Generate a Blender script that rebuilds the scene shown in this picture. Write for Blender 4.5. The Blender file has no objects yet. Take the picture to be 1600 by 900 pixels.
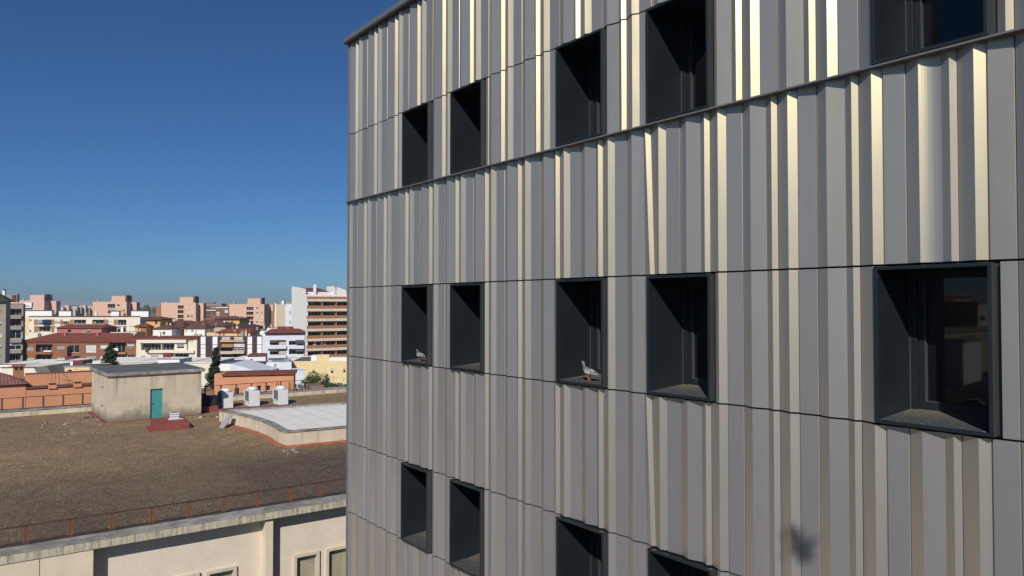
import bpy, bmesh, math, random
from mathutils import Vector, Matrix
random.seed(7)
S = bpy.context.scene
C = S.collection
R = math.radians
EYE = 18.0                                   # height of the camera over the street

# ------------------------------------------------------------ camera
F = 1150.0                                   # focal length in pixels of the 1600 wide photograph
PITCH = math.atan(26 / F)
cd = bpy.data.cameras.new('camera'); cam = bpy.data.objects.new('camera', cd); C.objects.link(cam)
cd.sensor_width = 36; cd.lens = F / 1600 * 36; cd.clip_start = 0.05; cd.clip_end = 60000
cam.location = (0, 0, EYE); cam.rotation_euler = (R(90) + PITCH, 0, 0)
S.camera = cam

# ------------------------------------------------------------ sky and sun
TO_SUN = Vector((-160, -1150, 820)).normalized()
SUN_EL = math.asin(TO_SUN.z); SUN_ROT = math.atan2(TO_SUN.x, TO_SUN.y)
w = bpy.data.worlds.new('World'); S.world = w; w.use_nodes = True
nt = w.node_tree; nt.nodes.clear()
sky = nt.nodes.new('ShaderNodeTexSky'); sky.sky_type = 'NISHITA'; sky.sun_disc = False
sky.sun_elevation = SUN_EL; sky.sun_rotation = SUN_ROT
sky.altitude = 100; sky.air_density = 0.75; sky.dust_density = 0.6; sky.ozone_density = 10.0
bg = nt.nodes.new('ShaderNodeBackground'); bg.inputs[1].default_value = 0.060
wo = nt.nodes.new('ShaderNodeOutputWorld')
tint = nt.nodes.new('ShaderNodeMix'); tint.data_type = 'RGBA'; tint.blend_type = 'MULTIPLY'; tint.inputs[0].default_value = 1.0
tint.inputs[7].default_value = (0.85, 1.0, 1.04, 1); nt.links.new(sky.outputs[0], tint.inputs[6]); nt.links.new(tint.outputs[2], bg.inputs[0]); nt.links.new(bg.outputs[0], wo.inputs[0])
sl = bpy.data.lights.new('sun', 'SUN'); sl.energy = 4.0; sl.angle = R(0.53); sl.color = (1.0, 0.925, 0.83)
so = bpy.data.objects.new('sun', sl); C.objects.link(so)
so.rotation_euler = (-TO_SUN).to_track_quat('-Z', 'Y').to_euler(); so.location = (0, -20, 60)
S.view_settings.view_transform = 'Standard'; S.view_settings.look = 'None'
S.view_settings.exposure = 0.16; S.view_settings.gamma = 1.0

# ------------------------------------------------------------ measuring helpers
def ray(px, py):
    x = (px - 800) / F; z = -(py - 450) / F
    c, s = math.cos(PITCH), math.sin(PITCH)
    return Vector((x, c - z * s, s + z * c))
def at_z(px, py, z):                         # z over the street
    d = ray(px, py); return d * ((z - EYE) / d.z) + Vector((0, 0, EYE))
def at_y(px, py, y):
    d = ray(px, py); return d * (y / d.y) + Vector((0, 0, EYE))
def at_plane(px, py, p, n):
    d = ray(px, py); o = Vector((0, 0, EYE)); return o + d * ((p - o).dot(n) / d.dot(n))

# ------------------------------------------------------------ materials
MATS = {}
def new_mat(name):
    m = bpy.data.materials.new(name); m.use_nodes = True
    return m, m.node_tree, m.node_tree.nodes['Principled BSDF']
def ramp(nt, src, p0, c0, p1, c1):
    r = nt.nodes.new('ShaderNodeValToRGB'); nt.links.new(src, r.inputs[0])
    e = r.color_ramp.elements
    e[0].position = p0; e[0].color = (*c0, 1) if len(c0) == 3 else c0
    e[1].position = p1; e[1].color = (*c1, 1) if len(c1) == 3 else c1
    return r.outputs[0]
def noise(nt, scale, detail=6, rough=0.6, stretch=None, coord='Object', loc=None):
    tc = nt.nodes.new('ShaderNodeTexCoord'); mp = nt.nodes.new('ShaderNodeMapping')
    if stretch: mp.inputs['Scale'].default_value = stretch
    if loc: mp.inputs['Location'].default_value = loc
    nt.links.new(tc.outputs[coord], mp.inputs[0])
    n = nt.nodes.new('ShaderNodeTexNoise'); n.inputs['Scale'].default_value = scale
    n.inputs['Detail'].default_value = detail; n.inputs['Roughness'].default_value = rough
    nt.links.new(mp.outputs[0], n.inputs[0]); return n.outputs['Fac']
def mixc(nt, fac, a, b, mode='MIX'):
    m = nt.nodes.new('ShaderNodeMix'); m.data_type = 'RGBA'; m.blend_type = mode
    for sock, v in ((m.inputs[0], fac), (m.inputs[6], a), (m.inputs[7], b)):
        if isinstance(v, (int, float)): sock.default_value = v
        elif isinstance(v, tuple): sock.default_value = (*v[:3], 1)
        else: nt.links.new(v, sock)
    return m.outputs[2]
def bump(nt, bs, h, strength, dist=0.01):
    b = nt.nodes.new('ShaderNodeBump'); b.inputs['Strength'].default_value = strength
    b.inputs['Distance'].default_value = dist; nt.links.new(h, b.inputs['Height'])
    nt.links.new(b.outputs[0], bs.inputs['Normal'])
def M(name, col, rough=0.8, metal=0.0, var=0.12, scale=1.5, streak=0.0, grime=(0.05, 0.045, 0.04), fine=0.0, coord='Object'):
    if name in MATS: return MATS[name]
    m, nt, bs = new_mat(name)
    bs.inputs['Roughness'].default_value = rough; bs.inputs['Metallic'].default_value = metal
    lo = tuple(c * (1 - var) for c in col); hi = tuple(min(1, c * (1 + var)) for c in col)
    c = ramp(nt, noise(nt, scale, coord=coord), 0.3, lo, 0.7, hi)
    if fine:
        f = noise(nt, scale * 40, 3, coord=coord)
        c = mixc(nt, 1.0, c, ramp(nt, f, 0.35, (1 - fine,) * 3, 0.65, (1 + 0.0,) * 3), 'MULTIPLY')
    if streak:
        s = noise(nt, 1.0, 5, 0.65, (2.2, 2.2, 0.25), coord)
        c = mixc(nt, ramp(nt, s, 0.52, (0, 0, 0), 0.78, (streak,) * 3), c, grime)
    nt.links.new(c, bs.inputs['Base Color'])
    MATS[name] = m; return m

# folded metal cladding: grey paint with champagne metal flake
m, nt, bs = new_mat('folded_metal'); MATS['folded_metal'] = m
c = ramp(nt, noise(nt, 0.9, 4), 0.3, (0.168, 0.173, 0.208), 0.7, (0.182, 0.187, 0.222))
st = noise(nt, 1.0, 5, 0.6, (7, 7, 0.35)); c = mixc(nt, ramp(nt, st, 0.55, (0, 0, 0), 0.85, (0.25,) * 3), c, (0.115, 0.115, 0.13))
oi = nt.nodes.new('ShaderNodeObjectInfo'); c = mixc(nt, 1.0, c, ramp(nt, oi.outputs['Random'], 0.0, (0.93,) * 3, 1.0, (1.05,) * 3), 'MULTIPLY')
nt.links.new(c, bs.inputs['Base Color'])
wob = noise(nt, 1.0, 2, 0.5, (2.0, 2.0, 0.5))
bs.inputs['Roughness'].default_value = 0.6; bs.inputs['Specular IOR Level'].default_value = 0.3
gl = nt.nodes.new('ShaderNodeBsdfAnisotropic'); gl.inputs['Color'].default_value = (1.0, 0.86, 0.49, 1)
gl.inputs['Roughness'].default_value = 0.385
mx = nt.nodes.new('ShaderNodeMixShader'); mx.inputs[0].default_value = 0.315
bw = nt.nodes.new('ShaderNodeBump'); bw.inputs['Strength'].default_value = 0.35; bw.inputs['Distance'].default_value = 0.03; nt.links.new(wob, bw.inputs['Height']); nt.links.new(bw.outputs[0], gl.inputs['Normal'])
out = nt.nodes['Material Output']
nt.links.new(bs.outputs[0], mx.inputs[1]); nt.links.new(gl.outputs[0], mx.inputs[2]); nt.links.new(mx.outputs[0], out.inputs[0])

DARK = M('anthracite_metal', (0.013, 0.0185, 0.023), 0.45, 0.0, 0.15, 3, fine=0.1)
DARK.node_tree.nodes['Principled BSDF'].inputs['Specular IOR Level'].default_value = 0.35
BACK = M('backing_black', (0.012, 0.012, 0.014), 0.9)
FLASH = M('flashing_grey', (0.125, 0.13, 0.14), 0.5, 0.0, 0.1, 2)
SIDEG = M('frame_side_grey', (0.035, 0.040, 0.042), 0.55, 0, 0.1, 2)
SEAL = M('window_seal', (0.055, 0.055, 0.058), 0.5)
# dusty sill: dust gathered in the corner away from the rain
m, nt, bs = new_mat('dusty_sill'); MATS['dusty_sill'] = m
tc = nt.nodes.new('ShaderNodeTexCoord'); sp = nt.nodes.new('ShaderNodeSeparateXYZ'); nt.links.new(tc.outputs['Object'], sp.inputs[0])
n1 = noise(nt, 9, 5)
ad = nt.nodes.new('ShaderNodeMath'); ad.operation = 'MULTIPLY_ADD'; nt.links.new(n1, ad.inputs[0]); ad.inputs[1].default_value = 0.55; nt.links.new(sp.outputs['Y'], ad.inputs[2])
c = mixc(nt, ramp(nt, ad.outputs[0], 0.45, (0, 0, 0), 1.0, (1, 1, 1)), (0.045, 0.05, 0.054), (0.14, 0.12, 0.085))
c = mixc(nt, ramp(nt, noise(nt, 45, 1), 0.70, (0, 0, 0), 0.74, (1, 1, 1)), c, (0.5, 0.48, 0.45))
nt.links.new(c, bs.inputs['Base Color']); bs.inputs['Roughness'].default_value = 0.8

def glass(name, tint=(0.006, 0.007, 0.009), rough=0.02, ior=1.5):
    m, nt, bs = new_mat(name); MATS[name] = m
    bs.inputs['Base Color'].default_value = (*tint, 1); bs.inputs['Roughness'].default_value = rough
    bs.inputs['IOR'].default_value = ior; return m
GLASS = glass('dark_window_glass')
CGLASS = glass('city_window_glass', (0.02, 0.024, 0.03), 0.08)

# gravel
m, nt, bs = new_mat('roof_gravel'); MATS['roof_gravel'] = m
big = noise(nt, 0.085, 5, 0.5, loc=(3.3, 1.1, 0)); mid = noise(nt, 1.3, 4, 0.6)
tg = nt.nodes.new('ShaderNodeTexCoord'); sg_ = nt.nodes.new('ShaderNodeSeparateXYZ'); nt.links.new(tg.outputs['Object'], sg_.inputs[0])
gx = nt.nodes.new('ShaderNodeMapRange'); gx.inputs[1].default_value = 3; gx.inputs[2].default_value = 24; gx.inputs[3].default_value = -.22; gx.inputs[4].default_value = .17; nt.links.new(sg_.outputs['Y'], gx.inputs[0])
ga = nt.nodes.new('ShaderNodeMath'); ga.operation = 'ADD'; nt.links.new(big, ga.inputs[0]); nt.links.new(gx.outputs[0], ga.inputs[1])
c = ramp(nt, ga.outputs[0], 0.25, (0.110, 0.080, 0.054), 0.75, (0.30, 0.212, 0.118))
c = mixc(nt, 1.0, c, ramp(nt, mid, 0.3, (0.78,) * 3, 0.7, (1.15,) * 3), 'MULTIPLY')
vo = nt.nodes.new('ShaderNodeTexVoronoi'); vo.inputs['Scale'].default_value = 24
tc = nt.nodes.new('ShaderNodeTexCoord'); nt.links.new(tc.outputs['Object'], vo.inputs[0])
sx = nt.nodes.new('ShaderNodeSeparateColor'); nt.links.new(vo.outputs['Color'], sx.inputs[0])
c = mixc(nt, 1.0, c, ramp(nt, sx.outputs[0], 0.05, (0.35, 0.33, 0.32), 0.95, (1.75, 1.7, 1.62)), 'MULTIPLY')
c = mixc(nt, ramp(nt, sx.outputs[1], 0.975, (0, 0, 0), 0.98, (1, 1, 1)), c, (0.33, 0.30, 0.25))
nt.links.new(c, bs.inputs['Base Color']); bs.inputs['Roughness'].default_value = 0.95
bump(nt, bs, vo.outputs['Distance'], 0.9, 0.05)

# stained render of the roof hut: grey mould at the foot and rain streaks under the eave
def stained(name, col, foot=0.45, eave=2.6, amount=0.75):
    m, nt, bs = new_mat(name); MATS[name] = m
    c = ramp(nt, noise(nt, 1.1, 6, 0.65), 0.3, tuple(x * 0.86 for x in col), 0.7, tuple(x * 1.08 for x in col))
    tc = nt.nodes.new('ShaderNodeTexCoord'); sp = nt.nodes.new('ShaderNodeSeparateXYZ'); nt.links.new(tc.outputs['Object'], sp.inputs[0])
    n = noise(nt, 0.9, 6, 0.65, (1, 1, 0.6))
    a = nt.nodes.new('ShaderNodeMath'); a.operation = 'POWER'; nt.links.new(n, a.inputs[0]); a.inputs[1].default_value = 2.2
    dv_ = nt.nodes.new('ShaderNodeMath'); dv_.operation = 'DIVIDE'; nt.links.new(sp.outputs['Z'], dv_.inputs[0]); nt.links.new(a.outputs[0], dv_.inputs[1])
    sh = nt.nodes.new('ShaderNodeMapRange'); sh.inputs[1].default_value = foot * 1.6; sh.inputs[2].default_value = foot * 7.5; sh.inputs[3].default_value = amount; sh.inputs[4].default_value = 0.0
    nt.links.new(dv_.outputs[0], sh.inputs[0])
    c = mixc(nt, sh.outputs[0], c, (0.10, 0.095, 0.075))
    s = noise(nt, 1.0, 5, 0.6, (3.2, 3.2, 0.12))
    s2 = ramp(nt, s, 0.5, (0, 0, 0), 0.75, (1, 1, 1))
    b = nt.nodes.new('ShaderNodeMapRange'); b.inputs[1].default_value = eave - 1.5; b.inputs[2].default_value = eave; nt.links.new(sp.outputs['Z'], b.inputs[0])
    mm = nt.nodes.new('ShaderNodeMath'); mm.operation = 'MULTIPLY'; nt.links.new(s2, mm.inputs[0]); nt.links.new(b.outputs[0], mm.inputs[1])
    m3 = nt.nodes.new('ShaderNodeMath'); m3.operation = 'MULTIPLY'; nt.links.new(mm.outputs[0], m3.inputs[0]); m3.inputs[1].default_value = 0.7
    c = mixc(nt, m3.outputs[0], c, (0.12, 0.11, 0.09))
    nt.links.new(c, bs.inputs['Base Color']); bs.inputs['Roughness'].default_value = 0.92
    bump(nt, bs, noise(nt, 30, 4), 0.25, 0.01); return m
HUTW = stained('stained_render', (0.56, 0.485, 0.375))
SKYW = stained('stained_parapet_render', (0.58, 0.50, 0.385), 0.1, 0.85, 0.4)

# concrete with moss at the drip edge
m, nt, bs = new_mat('mossy_concrete'); MATS['mossy_concrete'] = m
c = ramp(nt, noise(nt, 1.1, 8, 0.75), 0.36, (0.11, 0.11, 0.118), 0.64, (0.37, 0.36, 0.34))
c = mixc(nt, ramp(nt, noise(nt, 0.7, 5, 0.7), 0.5, (0, 0, 0), 0.72, (0.75,) * 3), c, (0.20, 0.17, 0.10))
nt.links.new(c, bs.inputs['Base Color']); bs.inputs['Roughness'].default_value = 0.95
bump(nt, bs, noise(nt, 25, 4), 0.3, 0.01)
m, nt, bs = new_mat('streaked_concrete'); MATS['streaked_concrete'] = m
c = ramp(nt, noise(nt, 1.2, 6, 0.7), 0.3, (0.42, 0.38, 0.30), 0.7, (0.58, 0.53, 0.43))
s = noise(nt, 1.0, 6, 0.7, (5.5, 5.5, 0.8))
c = mixc(nt, ramp(nt, s, 0.44, (0, 0, 0), 0.68, (0.85,) * 3), c, (0.12, 0.11, 0.065))
nt.links.new(c, bs.inputs['Base Color']); bs.inputs['Roughness'].default_value = 0.95

# thin courses of pale brick
m, nt, bs = new_mat('pale_brick_courses'); MATS['pale_brick_courses'] = m
tc = nt.nodes.new('ShaderNodeTexCoord')
wv = nt.nodes.new('ShaderNodeTexWave'); wv.bands_direction = 'Z'; wv.inputs['Scale'].default_value = 4.2; wv.inputs['Distortion'].default_value = 0.15
nt.links.new(tc.outputs['Object'], wv.inputs[0])
c = ramp(nt, noise(nt, 0.8, 6, 0.65), 0.3, (0.64, 0.56, 0.46), 0.7, (0.74, 0.66, 0.55))
c = mixc(nt, 1.0, c, ramp(nt, wv.outputs['Fac'], 0.03, (0.86, 0.84, 0.82), 0.3, (1, 1, 1)), 'MULTIPLY')
nt.links.new(c, bs.inputs['Base Color']); bs.inputs['Roughness'].default_value = 0.9
bump(nt, bs, wv.outputs['Fac'], 0.2, 0.01)
# roller shutter with slats
def slats(name, col, scale=2.6, axis='Z'):
    m, nt, bs = new_mat(name); MATS[name] = m
    tc = nt.nodes.new('ShaderNodeTexCoord')
    wv = nt.nodes.new('ShaderNodeTexWave'); wv.bands_direction = axis; wv.inputs['Scale'].default_value = scale
    nt.links.new(tc.outputs['Object'], wv.inputs[0])
    c = ramp(nt, noise(nt, 2.0, 5), 0.3, tuple(x * 0.8 for x in col), 0.7, tuple(x * 1.1 for x in col))
    c = mixc(nt, 1.0, c, ramp(nt, wv.outputs['Fac'], 0.05, (0.55,) * 3, 0.4, (1, 1, 1)), 'MULTIPLY')
    nt.links.new(c, bs.inputs['Base Color']); bs.inputs['Roughness'].default_value = 0.6
    bump(nt, bs, wv.outputs['Fac'], 0.6, 0.02); return m
SHUT = slats('roller_shutter', (0.40, 0.37, 0.27), 5.0)
CSHUT = slats('white_roller_shutter', (0.68, 0.68, 0.68), 2.2)
GSHUT = slats('grey_roller_shutter', (0.36, 0.37, 0.36), 2.2)
YSHUT = slats('cream_roller_shutter', (0.55, 0.50, 0.33), 2.2)
OSHUT = slats('wooden_roller_shutter', (0.45, 0.25, 0.08), 1.2, 'X')
def tiles(name, col):
    m, nt, bs = new_mat(name); MATS[name] = m
    tc = nt.nodes.new('ShaderNodeTexCoord')
    wv = nt.nodes.new('ShaderNodeTexWave'); wv.bands_direction = 'X'; wv.inputs['Scale'].default_value = 1.3; wv.inputs['Distortion'].default_value = 0.4
    nt.links.new(tc.outputs['Object'], wv.inputs[0])
    c = ramp(nt, noise(nt, 1.4, 7, 0.75), 0.3, tuple(x * 0.6 for x in col), 0.7, tuple(x * 1.3 for x in col))
    c = mixc(nt, 1.0, c, ramp(nt, wv.outputs['Fac'], 0.0, (0.6,) * 3, 0.5, (1, 1, 1)), 'MULTIPLY')
    nt.links.new(c, bs.inputs['Base Color']); bs.inputs['Roughness'].default_value = 0.9
    bump(nt, bs, wv.outputs['Fac'], 0.5, 0.05); return m
REDROOF = tiles('red_roof_tiles', (0.22, 0.062, 0.042)); BROWNROOF = tiles('brown_roof_tiles', (0.14, 0.062, 0.042))
PALEROOF = tiles('faded_red_roof', (0.27, 0.11, 0.10)); DARKROOF = tiles('dark_roof_tiles', (0.045, 0.04, 0.042))
# brick of far buildings
def brickmat(name, col):
    m, nt, bs = new_mat(name); MATS[name] = m
    c = ramp(nt, noise(nt, 0.5, 6, 0.7), 0.3, tuple(x * 0.82 for x in col), 0.7, tuple(x * 1.15 for x in col))
    c = mixc(nt, 1.0, c, ramp(nt, noise(nt, 7, 3, 0.7, (1, 1, 3)), 0.3, (0.8,) * 3, 0.7, (1.1,) * 3), 'MULTIPLY')
    nt.links.new(c, bs.inputs['Base Color']); bs.inputs['Roughness'].default_value = 0.92; return m
BRICK = brickmat('red_brick', (0.27, 0.12, 0.065)); DBRICK = brickmat('dark_brick', (0.20, 0.10, 0.07)); TBRICK = brickmat('tan_brick', (0.34, 0.17, 0.09))
WHITE = M('white_paint', (0.78, 0.77, 0.75), var=.03, streak=0.1, grime=(0.4, 0.38, 0.36)); CREAM = M('cream_paint', (0.68, 0.58, 0.42), streak=0.25, grime=(0.35, 0.3, 0.22))
PALECREAM = M('pale_cream_paint', (0.72, 0.66, 0.54), var=.05, streak=0.12, grime=(0.4, 0.35, 0.28))
YELLOW = M('yellow_paint', (0.70, 0.56, 0.31), streak=0.25, grime=(0.4, 0.3, 0.2)); OCHRE = M('ochre_paint', (0.62, 0.36, 0.13), streak=0.3, grime=(0.35, 0.2, 0.1))
PEACH = M('peach_render', (0.62, 0.40, 0.29), streak=0.3, grime=(0.5, 0.3, 0.22), var=0.06); PINK = M('pink_render', (0.60, 0.39, 0.34), streak=0.3, grime=(0.45, 0.28, 0.24), var=0.06)
ORANGE = M('orange_render', (0.58, 0.27, 0.145), streak=0.35, grime=(0.42, 0.2, 0.11), var=0.07, scale=0.5); ROSE = M('rose_paint', (0.42, 0.15, 0.14))
GREYB = M('grey_concrete_wall', (0.30, 0.275, 0.235), streak=0.5, grime=(0.16, 0.14, 0.12)); BLUEW = M('bluish_white_paint', (0.62, 0.66, 0.72), streak=0.2, grime=(0.4, 0.4, 0.4))
PLUM = M('dark_plum_tile', (0.050, 0.026, 0.028), 0.5); CRIM = M('crimson_sheet', (0.17, 0.022, 0.028), 0.6)
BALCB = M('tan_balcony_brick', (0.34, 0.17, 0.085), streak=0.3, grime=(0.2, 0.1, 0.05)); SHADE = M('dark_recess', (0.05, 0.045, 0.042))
BEIGE = M('weathered_beige', (0.50, 0.42, 0.32), streak=0.6, grime=(0.38, 0.3, 0.22)); FARB = M('far_beige', (0.50, 0.40, 0.33), scale=0.4, var=0.25)
RUST = M('rusty_iron', (0.14, 0.066, 0.038), 0.85, 0, 0.4, 12); DRUST = M('dark_rusty_iron', (0.055, 0.032, 0.025), 0.85, 0, 0.4, 12)
REDP = M('red_oxide_coating', (0.215, 0.052, 0.045), 0.75, 0, 0.3, 2.5); TERRA = M('terracotta_strip', (0.30, 0.105, 0.06), 0.85, 0, 0.35, 3)
TEAL = M('teal_door_paint', (0.055, 0.28, 0.285), 0.55, 0, 0.07, 2); ROOFG = M('grey_roof_sheet', (0.105, 0.11, 0.12), 0.85, 0, 0.25, 0.8)
LIGHTM = M('membrane_white', (0.78, 0.755, 0.71), 0.6, 0, 0.06, 0.8, streak=0.15, grime=(0.5, 0.48, 0.44)); VENTW = M('painted_vent_white', (0.66, 0.67, 0.69), 0.6, 0, 0.1, 2)
GREYM = M('grey_sheet', (0.30, 0.31, 0.33), 0.6); BLACK = M('plain_black', (0.02, 0.02, 0.022), 0.8, 0, 0.3)
ASPH = M('street_asphalt', (0.045, 0.045, 0.046), 0.95, 0, 0.3, 0.05); DIRT = M('far_land', (0.11, 0.115, 0.075), 0.95, 0, 0.45, 0.004)
LEAFD = M('dark_conifer_green', (0.022, 0.045, 0.024), 0.85, 0, 0.5, 1.2); LEAFG = M('shrub_green', (0.055, 0.085, 0.028), 0.8, 0, 0.5, 1.5)
DRYL = M('dry_twigs', (0.22, 0.17, 0.12), 0.9, 0, 0.4, 2); BARK = M('bark', (0.08, 0.06, 0.045), 0.95, 0, 0.3, 6)
WINF = M('white_window_frame', (0.66, 0.66, 0.64), 0.5); FARTREE = M('far_tree_belt', (0.035, 0.05, 0.035), 0.95, 0, 0.5, 0.02)
CURT = M('striped_curtain', (0.42, 0.36, 0.33)); AWN = M('dark_awning_cloth', (0.07, 0.075, 0.08)); SILVER = M('silver_antenna', (0.35, 0.35, 0.35), 0.4, 0.6)

# ------------------------------------------------------------ object helpers
def link(name, mesh, parent=None, loc=None):
    o = bpy.data.objects.new(name, mesh); C.objects.link(o)
    if parent is not None: o.parent = parent
    if loc is not None: o.location = loc
    return o
def tag(o, label=None, cat=None, group=None, kind=None):
    if label: o['label'] = label
    if cat: o['category'] = cat
    if group: o['group'] = group
    if kind: o['kind'] = kind
    return o
def empty(name, loc, rz=0.0, label=None, cat=None, group=None):
    o = bpy.data.objects.new(name, None); C.objects.link(o)
    o.location = loc; o.rotation_euler = (0, 0, rz); o.empty_display_size = 0.5
    return tag(o, label, cat, group)
class MB:
    def __init__(s): s.v = []; s.f = []; s.mi = []
    def quad(s, *p, m=0):
        i = len(s.v); s.v += [tuple(q) for q in p]; s.f.append(tuple(range(i, i + len(p)))); s.mi.append(m)
    def box(s, x0, y0, z0, x1, y1, z1, m=0):
        i = len(s.v)
        s.v += [(x0, y0, z0), (x1, y0, z0), (x1, y1, z0), (x0, y1, z0), (x0, y0, z1), (x1, y0, z1), (x1, y1, z1), (x0, y1, z1)]
        for f in ((0, 3, 2, 1), (4, 5, 6, 7), (0, 1, 5, 4), (1, 2, 6, 5), (2, 3, 7, 6), (3, 0, 4, 7)):
            s.f.append(tuple(i + k for k in f)); s.mi.append(m)
    def tube(s, p, q, r, n=6, r2=None, m=0):
        p, q = Vector(p), Vector(q); r2 = r if r2 is None else r2
        d = (q - p).normalized(); u = d.orthogonal().normalized(); w_ = d.cross(u); i = len(s.v)
        for c, rr in ((p, r), (q, r2)):
            for k in range(n):
                a = 2 * math.pi * k / n; s.v.append(tuple(c + (u * math.cos(a) + w_ * math.sin(a)) * rr))
        for k in range(n):
            s.f.append((i + k, i + (k + 1) % n, i + n + (k + 1) % n, i + n + k)); s.mi.append(m)
        s.f.append(tuple(i + k for k in range(n))[::-1]); s.f.append(tuple(i + n + k for k in range(n))); s.mi += [m, m]
    def loft(s, rings, m=0, cap=True):           # rings: lists of points of equal length
        i = len(s.v); n = len(rings[0])
        for r in rings: s.v += [tuple(p) for p in r]
        for a in range(len(rings) - 1):
            mm = m[a] if isinstance(m, (list, tuple)) else m
            for k in range(n):
                s.f.append((i + a * n + k, i + a * n + (k + 1) % n, i + (a + 1) * n + (k + 1) % n, i + (a + 1) * n + k)); s.mi.append(mm)
        if cap:
            s.f.append(tuple(i + k for k in range(n))[::-1]); s.f.append(tuple(i + (len(rings) - 1) * n + k for k in range(n)))
            s.mi += [m[0] if isinstance(m, (list, tuple)) else m, m[-1] if isinstance(m, (list, tuple)) else m]
    def mesh(s, name, mats):
        me = bpy.data.meshes.new(name); me.from_pydata(s.v, [], s.f)
        for mm in (mats if isinstance(mats, (list, tuple)) else [mats]): me.materials.append(mm)
        if any(s.mi): me.polygons.foreach_set('material_index', s.mi)
        me.update(); return me
    def build(s, name, mats, parent=None, loc=None, smooth=False, bevel=0.0, fix=True):
        me = s.mesh(name, mats)
        if fix:
            bm = bmesh.new(); bm.from_mesh(me); bmesh.ops.recalc_face_normals(bm, faces=bm.faces); bm.to_mesh(me); bm.free()
        if smooth:
            for p in me.polygons: p.use_smooth = True
        o = link(name, me, parent, loc)
        if bevel:
            b = o.modifiers.new('bevel', 'BEVEL'); b.width = bevel; b.segments = 2; b.limit_method = 'ANGLE'; b.angle_limit = R(40)
        return o

# ------------------------------------------------------------ ground
g = MB(); g.quad((-6000, -6000, 0), (6000, -6000, 0), (6000, 6000, 0), (-6000, 6000, 0))
tag(g.build('ground', DIRT), 'far flat land around the town', kind='structure')
g = MB(); g.quad((-420, -260, 0.004), (420, -260, 0.004), (420, 700, 0.004), (-420, 700, 0.004))
tag(g.build('street', ASPH), 'grey asphalt of the town streets', kind='structure')

# ============================================================ THE CLAD BUILDING
RD = Vector((0.6086, -0.7935, 0)).normalized(); INW = Vector((0.7935, 0.6086, 0)).normalized()
FA = Vector((-3.75, 16.77, 0))
ang = math.atan2(RD.y, RD.x)
office = empty('clad_building', FA, ang, 'tall building clad in folded grey and champagne metal with deep square windows', 'building')
SEND = 17.5; ZTOP = EYE + 6.0
JZ = [6.0, 3.88, 2.335, 0.385, -1.165, -3.115, -4.665, -6.615, -8.165]
def s_of(px, t):                             # façade coordinate of a pixel column at depth t
    p = at_plane(px, 476, FA + INW * t, INW); return (p - FA).dot(RD)
# core wall behind the sheets, openings left for the windows
WT = -0.045                                  # front plane of the window surrounds
cols = [(s_of(a, WT), s_of(b, WT)) for a, b in ((627, 668), (702.7, 751.5), (868, 941.3), (1010, 1108.5), (1365, 1549.5))]
cols.append((cols[4][0] + 2.95, cols[4][0] + 3.98))
bands = [(2.36, 3.86), (-1.15, 0.37), (-4.65, -3.13), (-8.15, -6.63)]
FR = 0.034; DEPTH = 0.74
mb = MB()
def core_wall():
    us = sorted({0.0, SEND} | {v for c in cols for v in c}); zs = sorted({-EYE, 6.0} | {v for b in bands for v in b})
    for i in range(len(us) - 1):
        for j in range(len(zs) - 1):
            cu, cz = (us[i] + us[i + 1]) / 2, (zs[j] + zs[j + 1]) / 2
            if any(a < cu < b for a, b in cols) and any(a < cz < b for a, b in bands): continue
            mb.quad((us[i], 0.10, zs[j] + EYE), (us[i + 1], 0.10, zs[j] + EYE), (us[i + 1], 0.10, zs[j + 1] + EYE), (us[i], 0.10, zs[j + 1] + EYE))
core_wall()
mb.box(0.0, 0.95, 0, SEND, 16, ZTOP)
mb.quad((0, .1, 0), (0, .95, 0), (0, .95, ZTOP), (0, .1, ZTOP)); mb.quad((SEND, .1, 0), (SEND, .95, 0), (SEND, .95, ZTOP), (SEND, .1, ZTOP))
mb.quad((0, .1, ZTOP), (SEND, .1, ZTOP), (SEND, .95, ZTOP), (0, .95, ZTOP))
mb.build('core_wall', BACK, office, fix=False)

# folded profile: (length along wall, step into the wall)
SEQ_A = [(0.14, -0.055), (0.177, 0.055), (0.091, -0.045), (0.052, 0.045)]                   # D2 Gw D3 N
SEQ_B = [(0.163, -0.065), (0.083, 0.058), (0.022, -0.025), (0.193, 0.026), (0.007, 0.006)]  # D1 W d G lip
tot = sum(a for a, b in SEQ_A + SEQ_B); PER = 0.914; K = PER / tot
def module(n_start):                         # polylines of both sheets for a module whose N fold starts at n_start
    s = n_start - (0.14 + 0.177 + 0.091) * K; t = 0.045; A = [(s, t)]
    for a, b in SEQ_A: s += a * K; t += b; A.append((s, t))
    B = [(s, t)]
    for a, b in SEQ_B: s += a * K; t += b; B.append((s, t))
    return A, B
def clip(pl, a, b):
    out = []
    for (s0, t0), (s1, t1) in zip(pl, pl[1:]):
        if s1 <= a or s0 >= b: continue
        f = lambda s: t0 + (t1 - t0) * (s - s0) / (s1 - s0)
        p, q = (max(s0, a), f(max(s0, a))), (min(s1, b), f(min(s1, b)))
        if not out: out.append(p)
        out.append(q)
    return out
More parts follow.
